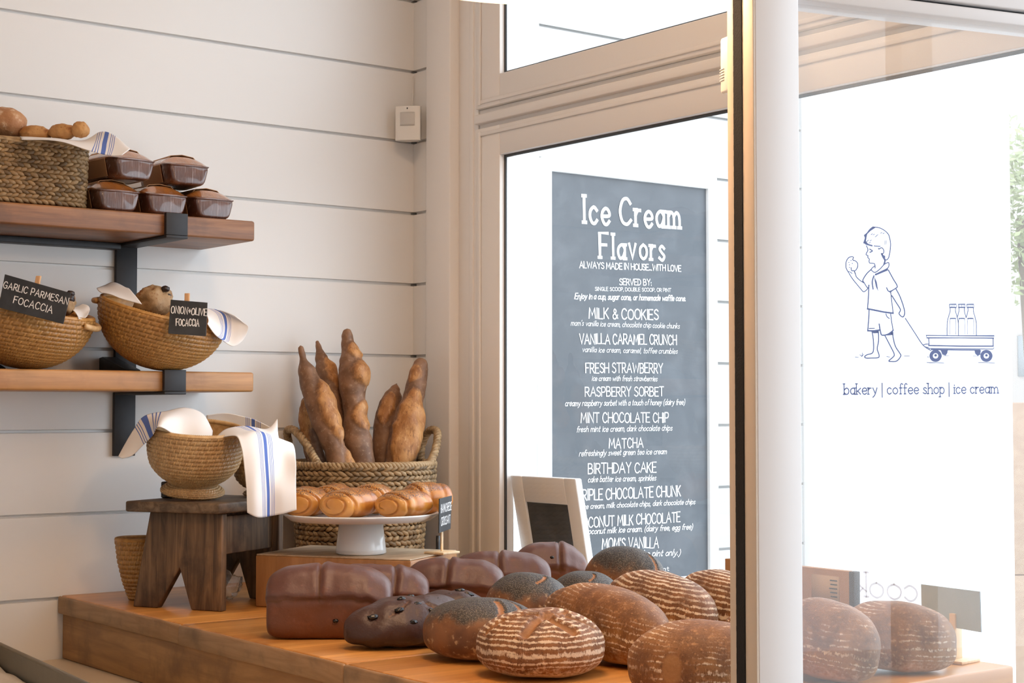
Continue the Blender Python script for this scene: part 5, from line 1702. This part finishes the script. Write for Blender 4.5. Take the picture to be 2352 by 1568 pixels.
tin('chocolate tin loaf tucked behind the front creased one', 872, 0, 0.20, 0.092, 0.121, 4, 2, crease=0.35, D=3.195, asym=0.05)
tin('smooth chocolate tin loaf below the croissant sign', 1045, 0, 0.20, 0.095, 0.124, -4, 3, crease=-0.1, lst=((-0.07, -0.046, 0.075, 0.005),), D=3.30, asym=0.02)
tin('chocolate tin loaf in the third row beside the croissant sign', 1152, 0, 0.21, 0.095, 0.122, 0, 4, crease=-0.05, lst=((0.0, -0.047, 0.07, 0.005),), D=3.475, asym=0.03)
tin('wrinkled chocolate loaf farthest back under the white sandwich board', 1262, 0, 0.165, 0.090, 0.130, 6, 5, crease=0.2, lst=((0.0, -0.040, 0.10, 0.0055), (0.012, -0.01, 0.128, 0.004)), D=3.61, endr=3.2, amp=0.003)
t = loaf('chocolate_chunk_loaf', 'dark pointed chocolate chunk loaf beside the front creased tin loaf', 'loaf', 935, 1430, 0.118, 0.062, 0.090, 24, CHOCB, 11, e1=1.75, zm=.35, amp=0.009,
     slashes=(([(-120, 60), (-100, 30)], 0.005, 0.004), ([(-60, 70), (-70, 35)], 0.006, 0.005)))
chunks(t, 0.118, 0.062, 0.090, [(-110, 48, .007), (-85, 35, .006), (-70, 55, .008), (-140, 62, .007), (-95, 72, .006), (-40, 50, .008), (-20, 30, .006), (60, 10, .005), (-120, 15, .006)], zm=.35, e1=1.75)
t = loaf('chocolate_chunk_loaf', 'low chocolate chunk loaf between the tin loaves and the poppy seed loaves', 'loaf', 1075, 1386, 0.074, 0.052, 0.081, 10, CHOCB, 12, e1=1.8, amp=0.008, pos=dp(1045, 0, 3.125))
chunks(t, 0.074, 0.052, 0.081, [(-110, 30, .006), (-60, 35, .009), (-140, 50, .007), (30, 10, .006)], e1=1.8)
# poppy seed loaves
PO, CO = 'poppy_seed_loaf', 'country_loaf'
loaf(PO, 'poppy seed loaf at the front with orange slashes, behind the front round loaf', 'loaf', 1105, 1447, 0.100, 0.085, 0.104, -10, POPPY, 21, slashes=(([(-60, 62), (-45, 25)], 0.008, 0.004), ([(-25, 50), (0, 22)], 0.006, 0.003)), zm=.45)
loaf(PO, 'poppy seed loaf in the second row, left of the long ridged loaf', 'loaf', 1212, 1352, 0.082, 0.068, 0.118, -15, POPPY, 22, slashes=(([(-60, 40), (-20, 25)], 0.005, 0.003),), zm=.45, pos=dp(1212, 0, 3.065))
loaf(PO, 'small poppy seed loaf in the middle of the pile with a pale crack', 'loaf', 1340, 1330, 0.075, 0.060, 0.110, -15, POPPY, 23, slashes=(([(-70, 40), (-40, 18)], 0.004, 0.003),), zm=.45, pos=dp(1342, 0, 3.17))
loaf(PO, 'poppy seed loaf at the top of the pile against the menu board', 'loaf', 1430, 1300, 0.090, 0.060, 0.138, -30, POPPY, 24, slashes=(([(-20, 60), (-10, 30)], 0.005, 0.004),), zm=.45, pos=dp(1425, 0, 3.37), lean=(6, 0))
# floured country loaves
CL = 'loaf'
loaf(CO, 'round floured loaf at the very front with crossed slashes and pale rings', CL, 1241, 1480, 0.102, 0.088, 0.105, 0, COUNTRY, 31, nres=1.5,
     slashes=(([(-156, 66), (-150, 44), (-128, 26)], 0.007, 0.005), ([(-106, 62), (-98, 38), (-76, 20), (-20, 22)], 0.011, 0.006), ([(-78, 30), (-56, 60)], 0.010, 0.006), ([(-42, 32), (-20, 58)], 0.008, 0.005), ([(-120, 22), (-60, 22)], 0.008, 0.005)), zm=.45)
loaf(CO, 'long ridged golden loaf leaning right behind the front round loaf', CL, 1385, 1440, 0.142, 0.062, 0.122, -50, COUNTRY2, 32, nres=1.3, lean=(9, 0), zm=.45, bend=-0.12, pos=dp(1388, 0, 2.765))
loaf(CO, 'ridged floured loaf in the second row above the long golden loaf', CL, 1512, 1385, 0.130, 0.062, 0.130, -50, COUNTRY, 33, nres=1.2, lean=(8, 0), zm=.45, bend=-0.10, pos=dp(1508, 0, 2.93))
loaf(CO, 'heavily floured loaf in the back row beside the cardboard box', CL, 1635, 1375, 0.105, 0.055, 0.128, -50, COUNTRY, 34, lean=(8, 0), zm=.45, pos=dp(1640, 0, 2.98))
loaf(CO, 'broad brown loaf with a bare oval patch at the front right', CL, 1605, 1515, 0.112, 0.070, 0.115, -12, COUNTRY2, 35, nres=1.3, zm=.47, slashes=(([(-112, 93), (-111.5, 85)], 0.021, 0.0012),), pos=dp(1612, 0, 2.40))
loaf(CO, 'small floured loaf half hidden by the door stile', CL, 1716, 1408, 0.046, 0.045, 0.080, -30, COUNTRY, 36, pos=dp(1712, 0, 2.80))
loaf(CO, 'ridged loaf seen through the door glass, next to the door stile', CL, 1872, 1470, 0.100, 0.055, 0.122, -55, COUNTRY2, 37, lean=(8, 0), pos=dp(1876, 0, 2.58))
loaf(CO, 'large oval loaf seen through the door glass in front of the hazed slate sign', CL, 2040, 1462, 0.097, 0.062, 0.112, 0, COUNTRY2, 38, nres=1.3, lean=(4, 0), pos=dp(2040, 0, 2.665))
loaf(CO, 'floured loaf seen through the door glass in front of the cardboard box', CL, 1880, 1400, 0.052, 0.046, 0.106, -30, COUNTRY, 39, pos=dp(1866, 0, 2.76))

# ---- cardboard box at the window
bx0, bx1 = xp(1665, 1283, 2.19), xp(1962, 1314, 2.19)
hb = (bx0.z + bx1.z) / 2 - TZ
t = thing('cardboard_box', 'flat brown cardboard box with a printed label standing by the window behind the loaves', 'box', (2.19, bx1.y, TZ + 0.0006))
Lb = bx0.y - bx1.y
m = MB(); m.box((0, 0.012, 0), (0.015, Lb, hb)); m.build('carton', KRAFT, t, bevel=0.001)
m = MB(); m.box((-0.0004, 0, 0), (0.0154, 0.0118, hb)); m.build('dark_end_band', INKK, t, bevel=0.001)
def fy(px): return xp(px, 1340, 2.19).y - bx1.y
m = MB(); m.box((-0.0012, fy(1928), hb * 0.52), (0, fy(1865), hb * 0.92)); m.build('pale_label', KRAFTL, t)
m = MB(); m.box((-0.0012, fy(1926), hb * 0.30), (0, fy(1865), hb * 0.50)); m.build('dark_label', INKK, t)
m = MB()
rl_ = random.Random(4)
for k in range(7):
    z_ = hb * (0.86 - 0.05 * k)
    m.box((-0.0017, fy(1924), z_), (-0.0012, fy(1924) + (fy(1900) - fy(1924)) * rl_.uniform(.6, 1), z_ + 0.0022))
m.build('fine_print', INKK, t)
m = MB(); m.box((-0.0017, fy(1923), hb * 0.32), (-0.0012, fy(1904), hb * 0.46)); m.build('small_label', KRAFTL, t)
# slate sign behind the large oval loaf, reflected haze painted into its pale blue
zb = TZ + 0.0006
bc = gp(2196, 1519, TZ)
pn = [dp(2115, 1341, 2.80), dp(2250, 1358, 2.66), dp(2253, 1452, 2.66), dp(2117, 1428, 2.80)]
SLB = m_chalkboard('haze_blue_slate', (0.36, 0.46, 0.53), (0.44, 0.53, 0.60))
stand_sign('slate sign hazed pale blue on a wooden post near the right end of the counter', bc, zb, 0.058, 0.1, (None, dp(2180, 1405, 2.74).z, 0.022), pn, None, mat=SLB)

# ---- motion detector and wire in the corner
pc0 = dp(934, 277, 4.20)
pir = thing('motion_detector', 'small white motion detector mounted across the room corner', 'sensor', (pc0.x, pc0.y, dp(934, 316, 4.2).z))
ct = V((XW, 3.562, pir.location.z))
fwd = V((-1, -1, 0)).normalized()
pir.location = ct + fwd * 0.075
pu_ = V((fwd.y, -fwd.x, 0)); hh = dp(934, 238, 4.25).z - dp(934, 316, 4.25).z
m = MB()
m.grid(20, 12, lambda u, v: pu_ * (0.0335 * math.cos(PI * u)) + fwd * (0.010 * math.sin(PI * u) ** 0.5) + Z * (hh * v)); 
m.grid(6, 12, lambda u, v: pu_ * (0.0335 * (2 * u - 1)) - fwd * 0.028 * (1 if 0 < u < 1 else 0.15) + Z * (hh * v))
n_ = len(m.v)
m.add([pu_ * (0.0335 * math.cos(PI * i / 20)) + fwd * (0.010 * math.sin(PI * i / 20) ** .5) + Z * hh for i in range(21)] + [pu_ * -0.0335 - fwd * 0.006 + Z * hh, -fwd * 0.028 + Z * hh, pu_ * 0.0335 - fwd * .006 + Z * hh], [tuple(range(24))])
m.add([pu_ * (0.0335 * math.cos(PI * i / 20)) + fwd * (0.010 * math.sin(PI * i / 20) ** .5) for i in range(21)] + [pu_ * -0.0335 - fwd * 0.006, -fwd * 0.028, pu_ * 0.0335 - fwd * .006], [tuple(range(24))])
m.build('housing', PLAS, pir, smooth=False)
m = MB(); m.grid(10, 6, lambda u, v: pu_ * (0.021 * math.cos(PI * (0.15 + 0.7 * u)) * 1.1) + fwd * (0.0112 + 0.0005) * math.sin(PI * (0.15 + .7 * u)) ** .5 + Z * (hh * (0.42 + 0.40 * v))); m.build('lens', LENS, pir, solid=0.001)
m = MB(); m.grid(10, 6, lambda u, v: fwd * (0.0105 + 0.001 * math.sin(PI * v)) + pu_ * 0.0016 * math.cos(2 * PI * u) * math.sin(PI * v) + Z * (hh * 0.93 + 0.0022 * math.sin(2 * PI * u) * math.sin(PI * v))); m.build('indicator_light', BLACKP, pir)
m = MB(); z0_ = pir.location.z + hh
t = thing('sensor_wire', 'thin pale wire running up the room corner from the motion detector', 'wire', (XW - 0.0045, YW - 0.0045, z0_))
m.tube(crv([fwd * 0.03 + Z * -0.004, fwd * 0.012 + Z * 0.02, V((0, 0, 0.06)), V((0, 0, dp(948, 172, 4.3).z - z0_))], 5), 0.0012, 6); m.build('cable', PLAS, t)

# ---- pendant lamp whose rim shows at the top of the picture
pz = dp(1240, -89, 2.2)
lamp = thing('pendant_lamp', 'cream pendant lamp shade cut off by the top of the picture', 'lamp', pz)
m = MB()
m.grid(96, 10, lambda u, v: V(((0.239 - 0.10 * v ** 1.5) * math.cos(2 * PI * u), (0.239 - 0.10 * v ** 1.5) * math.sin(2 * PI * u), 0.22 * v)), closed_u=True); m.build('lamp_shade', SHADE, lamp, solid=0.002)
m = MB(); m.tube([(0, 0, 0.16), (0, 0, 3.1 - pz.z)], 0.004, 8); m.build('cord', BLACKP, lamp)
m = MB(); m.lathe([(0.001, 0.07), (0.02, 0.075), (0.03, 0.10), (0.02, 0.13), (0.013, 0.16), (0.001, 0.165)], 24, cap=False)
BULB = NT('warm_bulb'); BULB.b.inputs['Emission Color'].default_value = (1, .68, .36, 1); BULB.b.inputs['Emission Strength'].default_value = 12; m.build('bulb', BULB.m, lamp)
add_light('pendant_bulb', 'POINT', pz + Z * 0.04, 8, WARM, 0.05)
